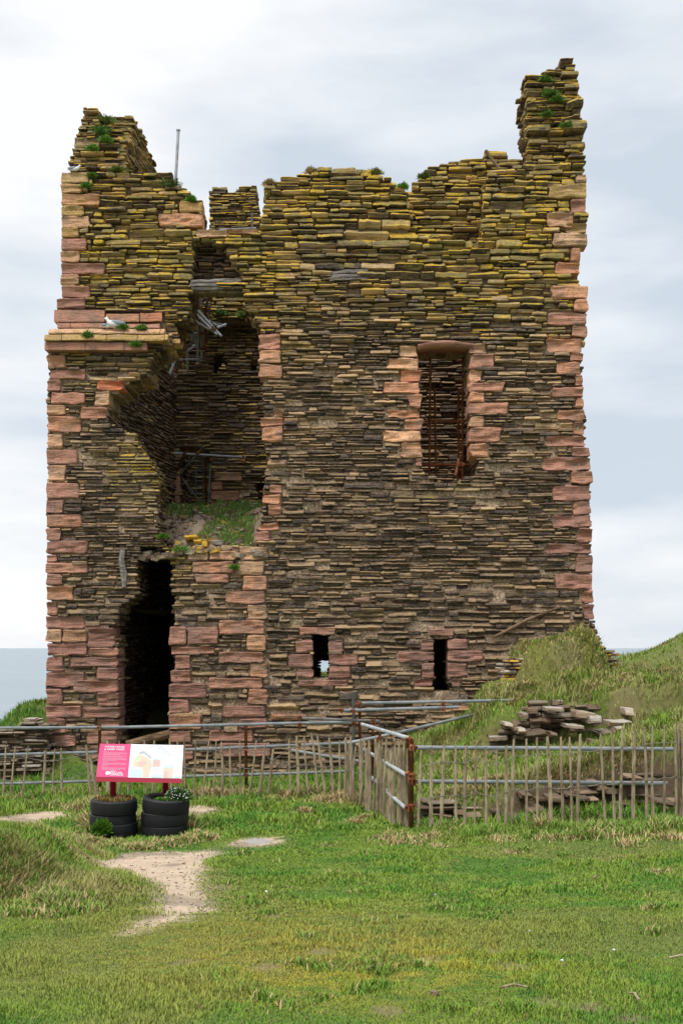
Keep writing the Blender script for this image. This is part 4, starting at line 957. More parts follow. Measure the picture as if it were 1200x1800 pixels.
# ------------------------------------------------------------------ cushion plants
def cushion(px, py, Y, rad, label, colr=(.07, .16, .02), n=420, flat=.7, name='cushion_plant', cat='plant', group='green cushions growing on the masonry', leaf=.035, c=None, fl=0):
    sprd = 1 if name == 'cushion_plant' else .3
    if name == 'cushion_plant': colr = tuple(q * 1.45 for q in colr); flat *= .75; leaf *= 1.35
    c = Vector(c or P(px, py, Y)); V = []; F = []; C = []
    r = random.Random(int(px * 7 + py))
    for i in range(n):
        a = r.uniform(0, 6.283); ph = math.acos(r.uniform(-.15, 1)); rr = rad * r.uniform(.45, 1.15) * (1 + .3 * math.sin(a * 3 + rad * 50) * sprd)
        d = Vector((math.sin(ph) * math.cos(a), math.sin(ph) * math.sin(a), math.cos(ph)))
        p = c + Vector((d.x * rr, d.y * rr * .8, d.z * rr * flat))
        t_ = (d + Vector((r.uniform(-.6, .6), r.uniform(-.6, .6), r.uniform(-.3, .7)))).normalized(); s_ = t_.cross(Vector((r.uniform(-1, 1), r.uniform(-1, 1), r.uniform(-1, 1)))).normalized()
        l = leaf * r.uniform(.6, 1.4); w_ = l * .28; b = len(V)
        V += [p - s_ * w_ * .5, p + s_ * w_ * .5, p + t_ * l * .6 + s_ * w_ * .45, p + t_ * l, p + t_ * l * .6 - s_ * w_ * .45]; F.append((b, b + 1, b + 2, b + 3, b + 4))
        k_ = r.uniform(.6, 1.4); cc = (colr[0] * k_ * r.uniform(.8, 1.4), colr[1] * k_, colr[2] * k_, 1)
        C += [cc] * 5
    m_ = MB(); m_.v = [tuple(v) for v in V]; m_.f = F; m_.c = C; m_.n = len(V); m_.mi = [0] * len(F)
    o_loc = c
    e_ = MB(); e_.ellipsoid(tuple(c), (rad * .6, rad * .5, rad * flat * .6), 10, 7, None, (colr[0] * .5, colr[1] * .5, colr[2] * .5, 1))
    m_.v += e_.v; m_.f += [tuple(i + m_.n for i in f) for f in e_.f]; m_.c += e_.c; m_.mi += e_.mi; m_.n += e_.n
    o = m_.build(name, M['blade']); o.location = (0, 0, 0)
    off = np.array(c); me = o.data; co = np.zeros(len(me.vertices) * 3, np.float32); me.vertices.foreach_get('co', co)
    me.vertices.foreach_set('co', (co.reshape(-1, 3) - off).ravel().astype(np.float32)); o.location = c
    tag(o, label, cat, group); return o
cushion(155, 592, 21.78, .12, 'bright green cushion low on the yellow cornice, left of the gulls')
cushion(249, 578, 21.82, .09, 'small green cushion on the upper cornice course near its broken end')
cushion(217, 576, 21.80, .08, 'green tuft on the cornice directly right of the white gull')
cushion(240, 607, 21.74, .085, 'green cushion hanging on the front edge of the cornice')
cushion(300, 326, 21.98, .17, 'dark grey-green bush on the left wall head below the metal pole', (.05, .08, .02))
cushion(336, 352, 21.97, .09, 'green tuft on the sloping wall head beside the sandstone blocks')
cushion(152, 328, 21.93, .08, 'green tuft between the top corner stones at the upper left')
cushion(163, 310, 21.98, .07, 'small green tuft just right of the topmost left corner stone')
cushion(178, 232, 22.3, .17, 'green plants in the hollow head of the left gable', (.055, .12, .02))
cushion(188, 214, 22.6, .16, 'pale green growth at the very top of the left gable', (.09, .13, .03))
cushion(186, 247, 22.2, .11, 'bright green tuft in the middle of the left gable end')
cushion(163, 262, 22.15, .10, 'green tuft on the lower left side of the left gable end')
cushion(205, 300, 21.98, .16, 'flat mossy growth on the ledge at the foot of the left gable', (.08, .11, .025), 420, .3)
cushion(957, 142, 22.3, .13, 'green tuft near the top left of the right turret', (.06, .13, .02), 420, .5)
cushion(966, 166, 22.25, .16, 'widest green tuft, under the top of the right turret', (.06, .13, .02), 420, .45)
cushion(978, 176, 22.2, .12, 'green tuft beside the lower jutting slab of the turret top', (.06, .13, .02), 420, .5)
cushion(996, 222, 22.15, .11, 'green tuft tucked beside the jutting slab on the turret', (.06, .13, .02), 420, .5)
cushion(960, 203, 22.2, .10, 'small green tuft halfway up the right turret', (.06, .13, .02), 420, .5)
cushion(708, 330, 22.0, .10, 'green tuft at the right end of the central wall head')
cushion(660, 305, 22.1, .12, 'dry grass tuft on the central wall head', (.10, .12, .04))
cushion(548, 303, 22.1, .14, 'straw-coloured tuft on the left of the central wall head', (.22, .17, .08), 420, .5)
cushion(474, 324, 22.1, .12, 'brown grass tuft on the left end of the central wall head', (.20, .15, .07), 420, .6)
cushion(745, 312, 22.5, .11, 'dark green tuft on the slope of the recessed wall head', (.06, .09, .02))
cushion(430, 555, 26.3, .18, 'green tuft on the inner ledge right of the scaffold tubes', (.09, .15, .03), 420, .5)
cushion(389, 552, 26.3, .14, 'green tuft on the inner ledge between the scaffold tubes', (.07, .13, .03), 420, .5)
cushion(412, 999, 21.88, .075, 'small green cushion between the sandstone blocks right of the doorway top')
cushion(318, 968, 21.95, .14, 'green tuft on the broken wall above the doorway', (.08, .17, .02), 420, .5)
cushion(288, 945, 21.95, .09, 'green tuft low on the ragged jamb left of the debris heap')

# ------------------------------------------------------------------ scaffold railings
def railing(loc, label, rails, posts, clamps, group='scaffold tube railings in front of the ruin'):
    t = empty('scaffold_railing', loc, label, 'railing', group)
    tubes(t, rails, 0, .026, 'rail'); tubes(t, posts, 0, .026, 'post')
    for c in clamps: clamp(t, *c)
    return t
Y1 = 19.3
railing(P(432, 1390, Y1), 'three grey tube rails running left across the doorway on rusty posts',
    [(-40, 1280, 230, 1278, 'galv', Y1, Y1), (228, 1278, 620, 1269, 'galv', Y1, Y1 - .3), (-40, 1328, 172, 1322, 'galv', Y1, Y1), (170, 1322, 322, 1318, 'galv', Y1, Y1), (322, 1318, 615, 1306, 'galv', Y1, Y1 - .3), (-40, 1379, 170, 1373, 'galv', Y1, Y1), (170, 1372, 320, 1366, 'galv', Y1, Y1), (320, 1365, 622, 1356, 'galv', Y1, Y1 - .3)],
    [(175.5, 1273, 176, 1410, 'rust', Y1 + .06, Y1 + .06), (432, 1272, 433, 1400, 'rust', Y1 - .08, Y1 - .08)],
    [(176, 1279, Y1), (432, 1276, Y1 - .1), (432, 1315, Y1 - .1), (432, 1362, Y1 - .1), (176, 1321, Y1), (176, 1372, Y1), (525, 1310, Y1 - .3)])
Y2 = 18.6
railing(P(640, 1385, Y2), 'crossed grey and rusty scaffold tubes on uprights in the middle, against the tower foot',
    [(632, 1236, 902, 1231, 'galv', Y2, Y2), (599, 1249, 806, 1243, 'galv', Y2 - .12, Y2 - .12), (524, 1262, 668, 1268, 'timber', Y2 - .1, Y2 - .3), (636, 1303, 895, 1241, 'galv', Y2 - .2, Y2 + 1.2), (513, 1319, 650, 1341, 'galv', Y2 + .1, Y2 - .5),
     (612, 1306, 690, 1290, 'galv', Y2 - .4, Y2 - .7)],
    [(621, 1216, 622, 1390, 'galv', Y2 - .05, Y2 - .05), (632, 1233, 632, 1395, 'rust', Y2 - .06, Y2 - .06), (655, 1266, 654, 1402, 'rust', Y2 - .5, Y2 - .5), (667, 1290, 667, 1400, 'rust', Y2 - .7, Y2 - .7)],
    [(632, 1238, Y2 - .1), (600, 1249, Y2 - .15), (526, 1262, Y2 - .15), (526, 1274, Y2 - .1), (779, 1237, Y2 - .1), (779, 1247, Y2 - .15), (622, 1272, Y2 - .1), (632, 1273, Y2 - .12), (655, 1272, Y2 - .6), (655, 1282, Y2 - .6), (667, 1297, Y2 - .8), (667, 1303, Y2 - .8), (688, 1291, Y2 - .9), (620, 1250, Y2 - .1), (632, 1303, Y2 - .12), (655, 1268, Y2 - .6)])
YC = 13.75
railing(P(722, 1470, YC), 'tube railing leading away from the rusty corner post between the two fence runs',
    [(636, 1273, 719, 1298, 'galv', 17.9, YC), (639, 1317, 713, 1362, 'galv', 17.9, YC), (645, 1360, 713, 1421, 'galv', 17.9, YC)],
    [(723, 1299, 723, 1480, 'rust', YC - .06, YC - .06), (716, 1303, 715, 1475, 'rust', YC + .25, YC + .25)],
    [(718, 1300, YC), (724, 1314, YC - .1), (716, 1362, YC - .05), (724, 1364, YC - .1), (716, 1419, YC - .05), (724, 1418, YC - .1), (722, 1372, YC - .1)])
railing(P(950, 1460, YC), 'pair of long grey tube rails running right behind the upright pales',
    [(722, 1314, 1182, 1317, 'galv', YC, YC), (727, 1373.5, 1172, 1377, 'galv', YC, YC)], [(1192, 1300, 1192, 1450, 'timber', YC + .1, YC + .1)], [(727, 1315, YC), (727, 1374, YC)])

# ------------------------------------------------------------------ paling fences
def fence(loc, label, pales, wires, w_=.036):
    t = empty('paling_fence', loc, label, 'fence', 'split chestnut paling fence runs')
    for (xt, yt, xb, yb, Y) in pales:
        a = Vector(P(xb, yb, Y)); b = Vector(P(xt, yt, Y)); a = a - (b - a).normalized() * .22
        k = MB(); n = 5; vs = []; fs = []; wd = w_ * rnd.uniform(.72, 1.25); th = wd * rnd.uniform(.55, .9); ph = rnd.uniform(-.5, .5); bow = rnd.uniform(-.018, .018); cc = (rnd.random(), .5, 0, 1)
        for i in range(n):
            q = i / (n - 1); p = a.lerp(b, q); p.x += bow * math.sin(q * math.pi) + rnd.uniform(-.004, .004); s_ = (1.08 - .22 * q) * (.75 if i == n - 1 else 1)
            for j, (cx, cy) in enumerate(((-.5, -.35), (.1, -.55), (.5, -.2), (.4, .5), (-.4, .45))):
                x = cx * wd * s_; y = cy * th * s_; vs.append((p.x + x * math.cos(ph) - y * math.sin(ph), p.y + x * math.sin(ph) + y * math.cos(ph), p.z + (.012 * cx if i == n - 1 else 0)))
        for i in range(n - 1):
            for j in range(5): fs.append((i * 5 + j, i * 5 + (j + 1) % 5, (i + 1) * 5 + (j + 1) % 5, (i + 1) * 5 + j))
        fs.append((4, 3, 2, 1, 0)); fs.append(tuple((n - 1) * 5 + j for j in range(5)))
        k.add(vs, fs, cc); k.build('pale', M['pale'], t)
    for f in wires:
        pts = []
        for i in range(len(pales) - 1):
            p0 = pales[i]; p1 = pales[i + 1]
            for s_ in (0, .5):
                A = Vector(P(p0[0] + (p0[2] - p0[0]) * (1 - f), p0[1] + (p0[3] - p0[1]) * (1 - f), p0[4] - .03 * (s_ == 0))); B = Vector(P(p1[0] + (p1[2] - p1[0]) * (1 - f), p1[1] + (p1[3] - p1[1]) * (1 - f), p1[4] - .03))
                q = A.lerp(B, s_); q.z += -.012 * (s_ > 0) + rnd.uniform(-.006, .006); pts.append(q)
        k = MB(); k.tube(pts, .0045, 5); k.build('wire', M['wire'], t)
    return t
right = []
xr = [98, 140, 193, 240, 285, 328, 367, 412, 453, 487, 540, 585, 627, 683, 720, 765, 850, 900, 945, 995, 1035, 1070, 1120, 1165, 1178, 1192, 1206]
yr = [238, 222, 215, 215, 218, 197, 222, 235, 218, 190, 188, 182, 178, 183, 182, 170, 165, 162, 150, 152, 140, 130, 130, 128, 130, 126, 132]
for i, (x, y) in enumerate(zip(xr, yr)):
    f = i / (len(xr) - 1); lean = rnd.uniform(-5, 6); 
    if i == 16: lean = 10
    right.append((700 + x / 2.4, 1220 + y / 2.4, 700 + x / 2.4 + lean, 1472 - 34 * f + rnd.uniform(-4, 6), 13.5 + rnd.uniform(-.05, .05)))
fence(P(950, 1455, 13.5), 'long run of upright grey pales right of the rusty corner post', right, (.82, .45))
k = None
left = [(39/3.53, 1310, 12/3.53, 1414, 18.7), (98/3.53, 1312, 72/3.53, 1414, 18.7), (178/3.53, 1311, 140/3.53, 1415, 18.7), (283/3.53, 1318, 262/3.53, 1416, 18.7), (342/3.53, 1316, 322/3.53, 1418, 18.7), (380/3.53, 1315, 383/3.53, 1411, 18.7),
        (537/3.53, 1309, 562/3.53, 1392, 18.7), (560/3.53, 1326, 606/3.53, 1398, 18.6)]
left = [(-14, 1312, -20, 1415, 18.7)] + left
for x in (190, 210, 232, 254, 271): left.append((x, 1302, x + rnd.uniform(-6, 6), 1402, 18.6))
z4 = [(290-160*0, 0)]
for (xt, yt, xb, yb) in ((-60, 265, -52, 500), (-22, 270, -25, 505), (10, 262, 12, 512), (65, 275, 58, 508), (130, 270, 100, 512), (163, 278, 150, 498), (188, 285, 190, 497), (228, 302, 235, 562), (275, 272, 276, 500), (355, 278, 322, 508), (398, 288, 372, 515),
                         (437, 320, 405, 588), (512, 268, 520, 505), (548, 255, 560, 495), (584, 256, 600, 492), (618, 242, 645, 500), (647, 250, 682, 512), (704, 266, 718, 498), (755, 276, 752, 490)):
    left.append((320 + xt / 2.727, 1200 + yt / 2.727, 320 + xb / 2.727, 1200 + yb / 2.727, 18.5 - .4 * max(0, xt) / 750 * 2))
fence(P(250, 1400, 18.7), 'long uneven run of thin leaning pales from the left edge past the sign', left, (.80, .42), .042)
mid = []
for i in range(38):
    f = i / 37.0; Yv = 17.4 - 3.5 * f; x = 606 + 111 * f ** .82 + rnd.uniform(-1.5, 1.5)
    yt = 1303 + 12 * f + rnd.uniform(-12, 14) - 8 * math.exp(-((f - .42) / .15) ** 2); yb = 1383 + 82 * f + rnd.uniform(-2, 4)
    mid.append((x + rnd.uniform(-4, 4), yt, x + rnd.uniform(-4, 5), yb, Yv))
fence(P(665, 1430, 15.5), 'crowded run of pales seen end on between the corner post and the left run', mid, (.78, .42))

# ------------------------------------------------------------------ interpretation board
YT, YB = 14.78, 14.42
TL, TR, BLp, BR = [Vector(v) for v in (P(176, 1307, YT), P(322, 1306.5, YT), P(169, 1366, YB), P(320, 1369, YB))]
SG = empty('information_board', (BLp + BR) / 2 + Vector((0, .2, -.35)), 'pink and white angled information board on two crimson posts before the tower', 'sign')
TR = TL + (BR - BLp)
nrm = (TR - TL).cross(TL - BLp).normalized(); nrm = nrm if nrm.y < 0 else -nrm
def BP(s, t_, o=0): return (BLp * (1 - s) * (1 - t_) + BR * s * (1 - t_) + TL * (1 - s) * t_ + TR * s * t_) + nrm * o
def bquad(m_, s0, t0, s1, t1, o): m_.add([tuple(BP(s0, t0, o)), tuple(BP(s1, t0, o)), tuple(BP(s1, t1, o)), tuple(BP(s0, t1, o))], [(0, 1, 2, 3)])
def bpoly(m_, pts, o): m_.add([tuple(BP((u - 70) / 1070, 1 - (v - 120) / 432, o)) for u, v in pts], [tuple(range(len(pts)))])
m_ = MB()
vs = [tuple(BP(s, q, o)) for o in (-.055, 0) for s, q in ((0, 0), (1, 0), (1, 1), (0, 1))]
vs[0] = tuple(BP(0, -.10, -.02)); vs[1] = tuple(BP(1, -.10, -.02))
m_.add(vs, [(3, 2, 1, 0), (4, 5, 6, 7), (0, 1, 5, 4), (1, 2, 6, 5), (2, 3, 7, 6), (3, 0, 4, 7)]); m_.build('tray', M['crimson'], SG)
m_ = MB(); bquad(m_, .003, .004, .372, .996, .003); m_.build('text_panel', M['pink'], SG)
m_ = MB(); bquad(m_, .372, .004, .997, .996, .003); m_.build('picture_panel', M['white'], SG)
for px, yb in ((199, 1425), (291, 1425)):
    k = MB(); c = P(px, 1368, YB + .16); k.tube([(c[0], c[1], c[2] + .1), (c[0], c[1], CAMZ + (HOR - yb) / FPX * c[1] - .1)], .037, 16); k.build('post', M['crimson'], SG, True)
def btext(s, body, s0, t0, size, xs=1.0, name='title'):
    cu = bpy.data.curves.new(name, 'FONT'); cu.body = body; cu.size = 1; cu.space_character = 1.05; cu.offset = .012
    to = bpy.data.objects.new('tmp', cu); COL.objects.link(to); dg = bpy.context.evaluated_depsgraph_get(); me = bpy.data.meshes.new_from_object(to.evaluated_get(dg))
    vs = [tuple(BP(s0 + v.co.x * size * xs, t0 + v.co.y * size * 2.3, .006)) for v in me.vertices]; s.add(vs, [tuple(p.vertices) for p in me.polygons])
    bpy.data.objects.remove(to)
m_ = MB(); btext(m_, 'TOWER HOUSE', .062, .875, .034, .95); btext(m_, '& INNER WARD', .062, .800, .034, .95); m_.build('title', M['white'], SG)
m_ = MB(); btext(m_, 'CASTLE', .158, .165, .018); btext(m_, 'SINCLAIR', .158, .105, .036, .9); btext(m_, 'GIRNIGOE', .158, .048, .036, .9)
vs = [tuple(BP(.128 + .026 * math.cos(a) * (1 + .25 * math.cos(a)), .12 + .055 * math.sin(a), .006)) for a in [i * .2618 for i in range(24)]]; m_.add(vs, [tuple(range(24))])
m_.build('logo', M['white'], SG)
m_ = MB(); r = random.Random(3)
pinkline = simple('pale pink print', (.64, .30, .38), .5, .05, 5)
y_ = .755
for para in (1, 3, 2, 3, 1, 3, 1, 3):
    for l in range(para):
        s = .058; e_ = .335 if l < para - 1 else r.uniform(.13, .3)
        if para == 1: e_ = .12
        while s < e_:
            w_ = r.uniform(.008, .03); bquad(m_, s, y_, min(s + w_, e_), y_ + .013, .005); s += w_ + .005
        y_ -= .028
    y_ -= .014
m_.build('body_text', pinkline, SG)
PC = {'print_tan': (.56, .46, .35), 'print_blue': (.46, .59, .64), 'print_rose': (.56, .38, .35), 'print_grey': (.36, .39, .41), 'print_green': (.48, .53, .36)}
pc = {k: simple(k.replace('_', ' '), c, .5, .25, 60) for k, c in PC.items()}
ART = [('print_blue', [(478, 430), (640, 445), (645, 540), (470, 538)]), ('print_tan', [(510, 370), (535, 300), (560, 275), (600, 255), (690, 290), (745, 330), (755, 400), (735, 470), (725, 540), (655, 540), (645, 450), (620, 415), (560, 410), (520, 395)]),
       ('print_green', [(520, 330), (560, 275), (600, 300), (600, 345), (545, 370)]), ('print_rose', [(560, 360), (640, 330), (700, 350), (650, 400), (600, 412)]), ('print_grey', [(570, 225), (640, 208), (745, 285), (735, 310), (640, 240), (590, 250)]),
       ('print_tan', [(660, 470), (700, 400), (740, 420), (720, 500), (690, 540), (665, 540)]), ('print_rose', [(760, 325), (852, 318), (855, 405), (765, 410)]), ('print_blue', [(755, 322), (805, 283), (860, 318)]), ('print_blue', [(765, 500), (890, 510), (885, 545), (760, 545)]),
       ('print_tan', [(900, 420), (1020, 418), (1022, 545), (898, 545)]), ('print_blue', [(898, 386), (1022, 384), (1020, 420), (900, 424)]), ('print_rose', [(915, 470), (960, 465), (958, 540), (915, 542)]), ('print_grey', [(945, 395), (950, 395), (952, 540), (947, 540)]),
       ('print_blue', [(1040, 520), (1110, 528), (1100, 545), (1035, 545)])]
for key in PC:
    m_ = MB(); i = 0
    for kk, pts in ART:
        i += 1
        if kk == key: q_ = MB(); bpoly(q_, pts, .0045 + .0002 * i); q_.build('drawing', pc[key], SG)
    if key == 'print_grey':
        def stroke(a, b, w_=2.4):
            dx_ = b[0] - a[0]; dy_ = b[1] - a[1]; l = math.hypot(dx_, dy_) or 1; nx, ny = -dy_ / l * w_, dx_ / l * w_; bpoly(m_, [(a[0] - nx, a[1] - ny), (b[0] - nx, b[1] - ny), (b[0] + nx, b[1] + ny), (a[0] + nx, a[1] + ny)], .0078)
        pl = [(800, 142), (825, 135), (985, 248), (962, 268), (912, 236), (878, 226), (866, 204), (815, 166), (800, 142)]
        for a, b in zip(pl[:-1], pl[1:]): stroke(a, b, 2.8)
        for a, b in (((850, 155), (835, 180)), ((890, 185), (880, 205)), ((930, 210), (915, 232)), ((1000, 268), (1030, 262))): stroke(a, b, 2.2)
        for (x, y, l) in ((940, 165, 70), (680, 183, 60), (700, 200, 55), (905, 290, 36), (930, 322, 40), (1010, 222, 35), (860, 262, 36), (480, 160, 0)):
            s = x
            while s < x + l: w_ = r.uniform(5, 12); bpoly(m_, [(s, y), (s + w_, y), (s + w_, y + 3), (s, y + 3)], .0078); s += w_ + 4
        for i in range(10): x = 765 + (i % 5) * 18; y = 425 + (i // 5) * 26; bpoly(m_, [(x, y), (x + 7, y), (x + 7, y + 13), (x, y + 13)], .0078)
        for i in range(5): x = 775 + i * 16; bpoly(m_, [(x, 345), (x + 6, 345), (x + 6, 358), (x, 358)], .0078)
        m_.build('drawing_lines', pc[key], SG)

# ------------------------------------------------------------------ tyres
def tyre(c, tilt, label, rot=0, sc=1.0):
    t = empty('tyre', c, label, 'tyre', 'old tyres stacked around the sign posts')
    Rr = .302 * sc; hw = .094
    prof = []
    for i in range(9): # tread with four grooves
        z = -hw * .72 + hw * 1.44 * i / 8; g = .010 if i % 2 else 0; prof.append((Rr - g - .012 * (abs(z) / hw) ** 2, z))
    prof = [(Rr - .10, -hw * .80), (Rr - .055, -hw * .99), (Rr - .018, -hw * .90)] + prof + [(Rr - .018, hw * .90), (Rr - .05, hw * 1.0), (Rr - .085, hw * .92), (Rr - .112, hw * .70), (Rr - .10, hw * .45), (Rr - .03, hw * .3), (Rr - .03, -hw * .3), (Rr - .10, -hw * .5)]
    T_ = Matrix.Rotation(tilt[0], 3, 'X') @ Matrix.Rotation(tilt[1], 3, 'Y')
    k = MB(); k.lathe(prof, c, 120, closed=True, tilt=T_)
    for i, v in enumerate(k.v):
        j = i % len(prof); s_ = i // len(prof)
        if 3 <= j <= 11: f = 1 - (.012 if (s_ + j // 2) % 3 == 0 else 0) + .004 * math.sin(s_ * .7); k.v[i] = (c[0] + (v[0] - c[0]) * f, c[1] + (v[1] - c[1]) * f, v[2])
    k.build('casing', M['tyre'], t, True)
    return t
tyre(P(201, 1456, 14.5), (.03, .0), 'bottom tyre of the left stack, half sunk in tall grass', 0, 1.0)
tyre(P(199, 1440, 14.5), (.02, -.03), 'middle tyre of the left stack behind the little green bush', 0, .99)
t = tyre(P(200.5, 1416, 14.48), (.05, .02), 'topmost tyre of the left stack, filled with dry brown grass', 0, .99)
k = MB(); k.lathe([(0, .065), (.12, .07), (.235, .045), (.24, -.05)], P(200.5, 1416, 14.48), 24); k.build('soil', M['soil'], t)
tyre(P(290, 1459, 14.5), (.03, .02), 'bottom tyre of the right stack with a plain dark side wall', 0, 1.0)
tyre(P(290, 1437, 14.5), (.0, -.02), 'middle tyre of the right stack with fine ribbed tread', 0, 1.02)
t = tyre(P(292, 1413, 14.48), (.08, .06), 'topmost tyre of the right stack, tilted and planted with white flowers', 0, 1.0)
k = MB(); k.lathe([(0, .055), (.12, .05), (.235, .035), (.24, -.05)], P(292, 1413, 14.48), 24); k.build('soil', M['soil'], t)
cushion(180, 1466, 14.08, .10, 'round bright green bush at the foot of the left tyre stack', (.07, .17, .015), 1500, 1.25, 'bush', 'bush', None, .04, c=P(180, 1462, 14.1))
fc = P(312, 1404, 14.42); fp_ = cushion(312, 1404, 14.42, .15, 'bushy plant with small white flowers spilling over the right tyre stack', (.06, .13, .03), 1500, .75, 'flowering_plant', 'flowers', None, .035, c=fc)
k = MB(); r = random.Random(9)
for i in range(75):
    a = r.uniform(0, 6.283); ph = math.acos(r.uniform(.0, 1)); rr = .165
    p = (fc[0] + rr * math.sin(ph) * math.cos(a), fc[1] + rr * .8 * math.sin(ph) * math.sin(a) - .01, fc[2] + rr * .78 * math.cos(ph) + .01)
    k.ellipsoid(p, (.0075, .006, .007), 6, 4)
k.build('blossoms', M['white'], fp_)
cushion(284, 1412, 14.3, .085, 'low leafy green seedling patch in the right tyre stack beside the post', (.09, .22, .03), 500, .35, 'leafy_plant', 'plant', None, .035, c=P(285, 1409, 14.32))

# slab, litter
k = MB(); add_block(k, Frame((SLAB[0], SLAB[1], SLAB[2] - .035), (1, 0, 0), (0, 0, 1)), -.20, .20, -.001, .001, rnd, (.5, .5, 0, 1)) if False else None
vs = []; r = random.Random(2); n = 14
for i in range(n):
    a = 6.283 * i / n; vs.append((SLAB[0] + .16 * math.cos(a) * r.uniform(.9, 1.08), SLAB[1] + .20 * math.sin(a) * r.uniform(.85, 1.1)))
zz = SLAB[2] + .014; k.add([(x, y, zz) for x, y in vs] + [(x * 1.0, y, zz - .1) for x, y in vs], [tuple(range(n))] + [(i, (i + 1) % n, n + (i + 1) % n, n + i) for i in range(n)])
tag(k.build('stone_slab', M['slab']), 'flat pale slab sunk in a bare patch of the grass', 'slab')
for i, (px, py, lb) in enumerate(((765, 1579, 'small white scrap lying on the grass below the corner post'), (929, 1645, 'white scrap in the short grass at middle right'), (1078, 1679, 'white shell lying in the grass at lower right'), (468, 1573, 'tiny white scrap right of the bare path'), (988, 1698, 'small upright white chip in the lower right grass'))):
    g = ground_px(px, py); k = MB(); k.box((g[0], g[1], g[2] + .03), (.014, .012, .01), Matrix.Rotation(i, 3, 'Z'), jit=.005, rnd=rnd); tag(k.build('litter_scrap', M['white']), lb, 'scrap', 'white scraps in the grass')
for (a, b, lb) in (((555 + 323, 1753), (925, 1752), 'long bleached straw lying in the bottom right grass'), ((1175, 1698), (1215, 1699), 'thick pale straw at the right edge of the grass'), ((1107, 1763), (1122, 1775), 'short slanting straw in the bottom right grass'), ((1042, 1553), (1050, 1549), 'curled pale straw below the right fence')):
    g0 = ground_px(*a); g1 = ground_px(*b); k = MB(); k.tube([(g0[0], g0[1], g0[2] + .045), ((g0[0] + g1[0]) / 2, (g0[1] + g1[1]) / 2, (g0[2] + g1[2]) / 2 + .06), (g1[0], g1[1], g1[2] + .045)], .006, 5); tag(k.build('straw_stalk', M['pale']), lb, 'straw', 'bleached straws on the grass')
g = ground_px(763, 1753); k = MB(); k.box((g[0], g[1], g[2] + .02), (.035, .03, .022), Matrix.Rotation(.6, 3, 'Z'), (.4, .5, 0, 1), .007, rnd); tag(k.build('pebble', M['rock']), 'little brown pebble in the grass at bottom centre', 'pebble')

# ------------------------------------------------------------------ ruined garden walls
def rockwall(name, label, fr, sil, seed, h=.09, T=.4, out=(-.02, .12), li=0.0, lr=(.15, .6), cat='ruined wall', bri=.5, hue=(.15, .9), rag=.05):
    r = random.Random(seed); m_ = MB()
    tf = lambda rr, x, z, l: (rr.uniform(*hue), bri * rr.uniform(.6, 1.4), l if rr.random() < .35 else 0, 1)
    masonry(m_, fr, sil, [], [], r, T=T, hmean=h, lich=lambda u, v: li, out=out, edgej=.08, tonef=tf, lrange=lr, wob=.08, rag=rag)
    m_.cm = 1; core(m_, fr, sil, [], [], T, front=-.06, rnd=r, seed=seed)
    return tag(m_.build(name, [M['rock'], M['soil']]), label, cat)
def pf(pts, Y): return [((a - 600) / FPX * Y, CAMZ + (HOR - b) / FPX * Y) for a, b in pts]
Yb = 14.86
rockwall('dry_stone_wall', 'low crumbling flagstone wall in the bank behind the right fence', Frame((0, Yb, 0), (1, .02, 0), (0, -1, 0)),
         pf([(742, 1480), (748, 1412), (790, 1408), (830, 1420), (880, 1412), (930, 1414), (1000, 1390), (1060, 1388), (1100, 1372), (1130, 1360), (1180, 1362), (1230, 1368), (1230, 1480)], Yb), 51, .06, .5, (-.08, .05), 0, (.15, .6), bri=.42, hue=(.1, .6))
rockwall('dry_stone_wall', 'rough outcrop of white-topped stones on the grassy terrace right of the tower', Frame((0, 17.9, 0), (1, .03, 0), (0, -1, 0)),
         pf([(862, 1345), (868, 1290), (898, 1282), (926, 1262), (932, 1235), (950, 1231), (970, 1241), (972, 1233), (1000, 1240), (1010, 1248), (1035, 1240), (1060, 1243), (1062, 1262), (1090, 1250), (1120, 1252), (1122, 1264), (1080, 1270), (1050, 1290), (1020, 1310), (1000, 1345)], 17.9),
         52, .10, .6, (-.03, .10), .0, (.2, .6), bri=.46, hue=(.1, .75), rag=.01)
m_ = MB(); r = random.Random(17)
def embed(m_, poly, n, lr, hr, lich, y0=15.5, out=(.02, .14), hue=(.15, .9)):
    k = 0; us_ = [p[0] for p in poly]; vs_ = [p[1] for p in poly]
    while k < n:
        px = r.uniform(min(us_), max(us_)); py = r.uniform(min(vs_), max(vs_))
        if not inpoly(np.array([px]), np.array([py]), poly)[0]: continue
        k += 1; X, Y, Z = ground_px(px, py, y0); l = r.uniform(*lr); h_ = r.uniform(*hr)
        add_stone(m_, Frame((0, Y, 0), (1, r.uniform(-.25, .25), 0), (0, -1, 0)), X - l / 2, X + l / 2, Z - h_ * .5, Z + h_ * .5, r.uniform(*out), .5, r, (r.uniform(*hue), .5 * r.uniform(.6, 1.4), lich if r.random() < .45 else 0, 1), r.uniform(-.15, .15))
rockwall('ruined_wall_stump', 'yellow-lichened stone stump under the grassy mound at the tower corner', Frame((0, 19.72, 0), (1, .12, 0), (.12, -1, 0)),
         [((a - 600) / FPX * 19.9, CAMZ + (HOR - b_) / FPX * 19.9) for a, b_ in ((892, 1262), (893, 1166), (906, 1158), (935, 1160), (960, 1172), (992, 1192), (968, 1202), (952, 1215), (948, 1262))], 61, .06, .45, (-.07, .06), .62, (.08, .35), bri=.55, hue=(.2, 1.0))
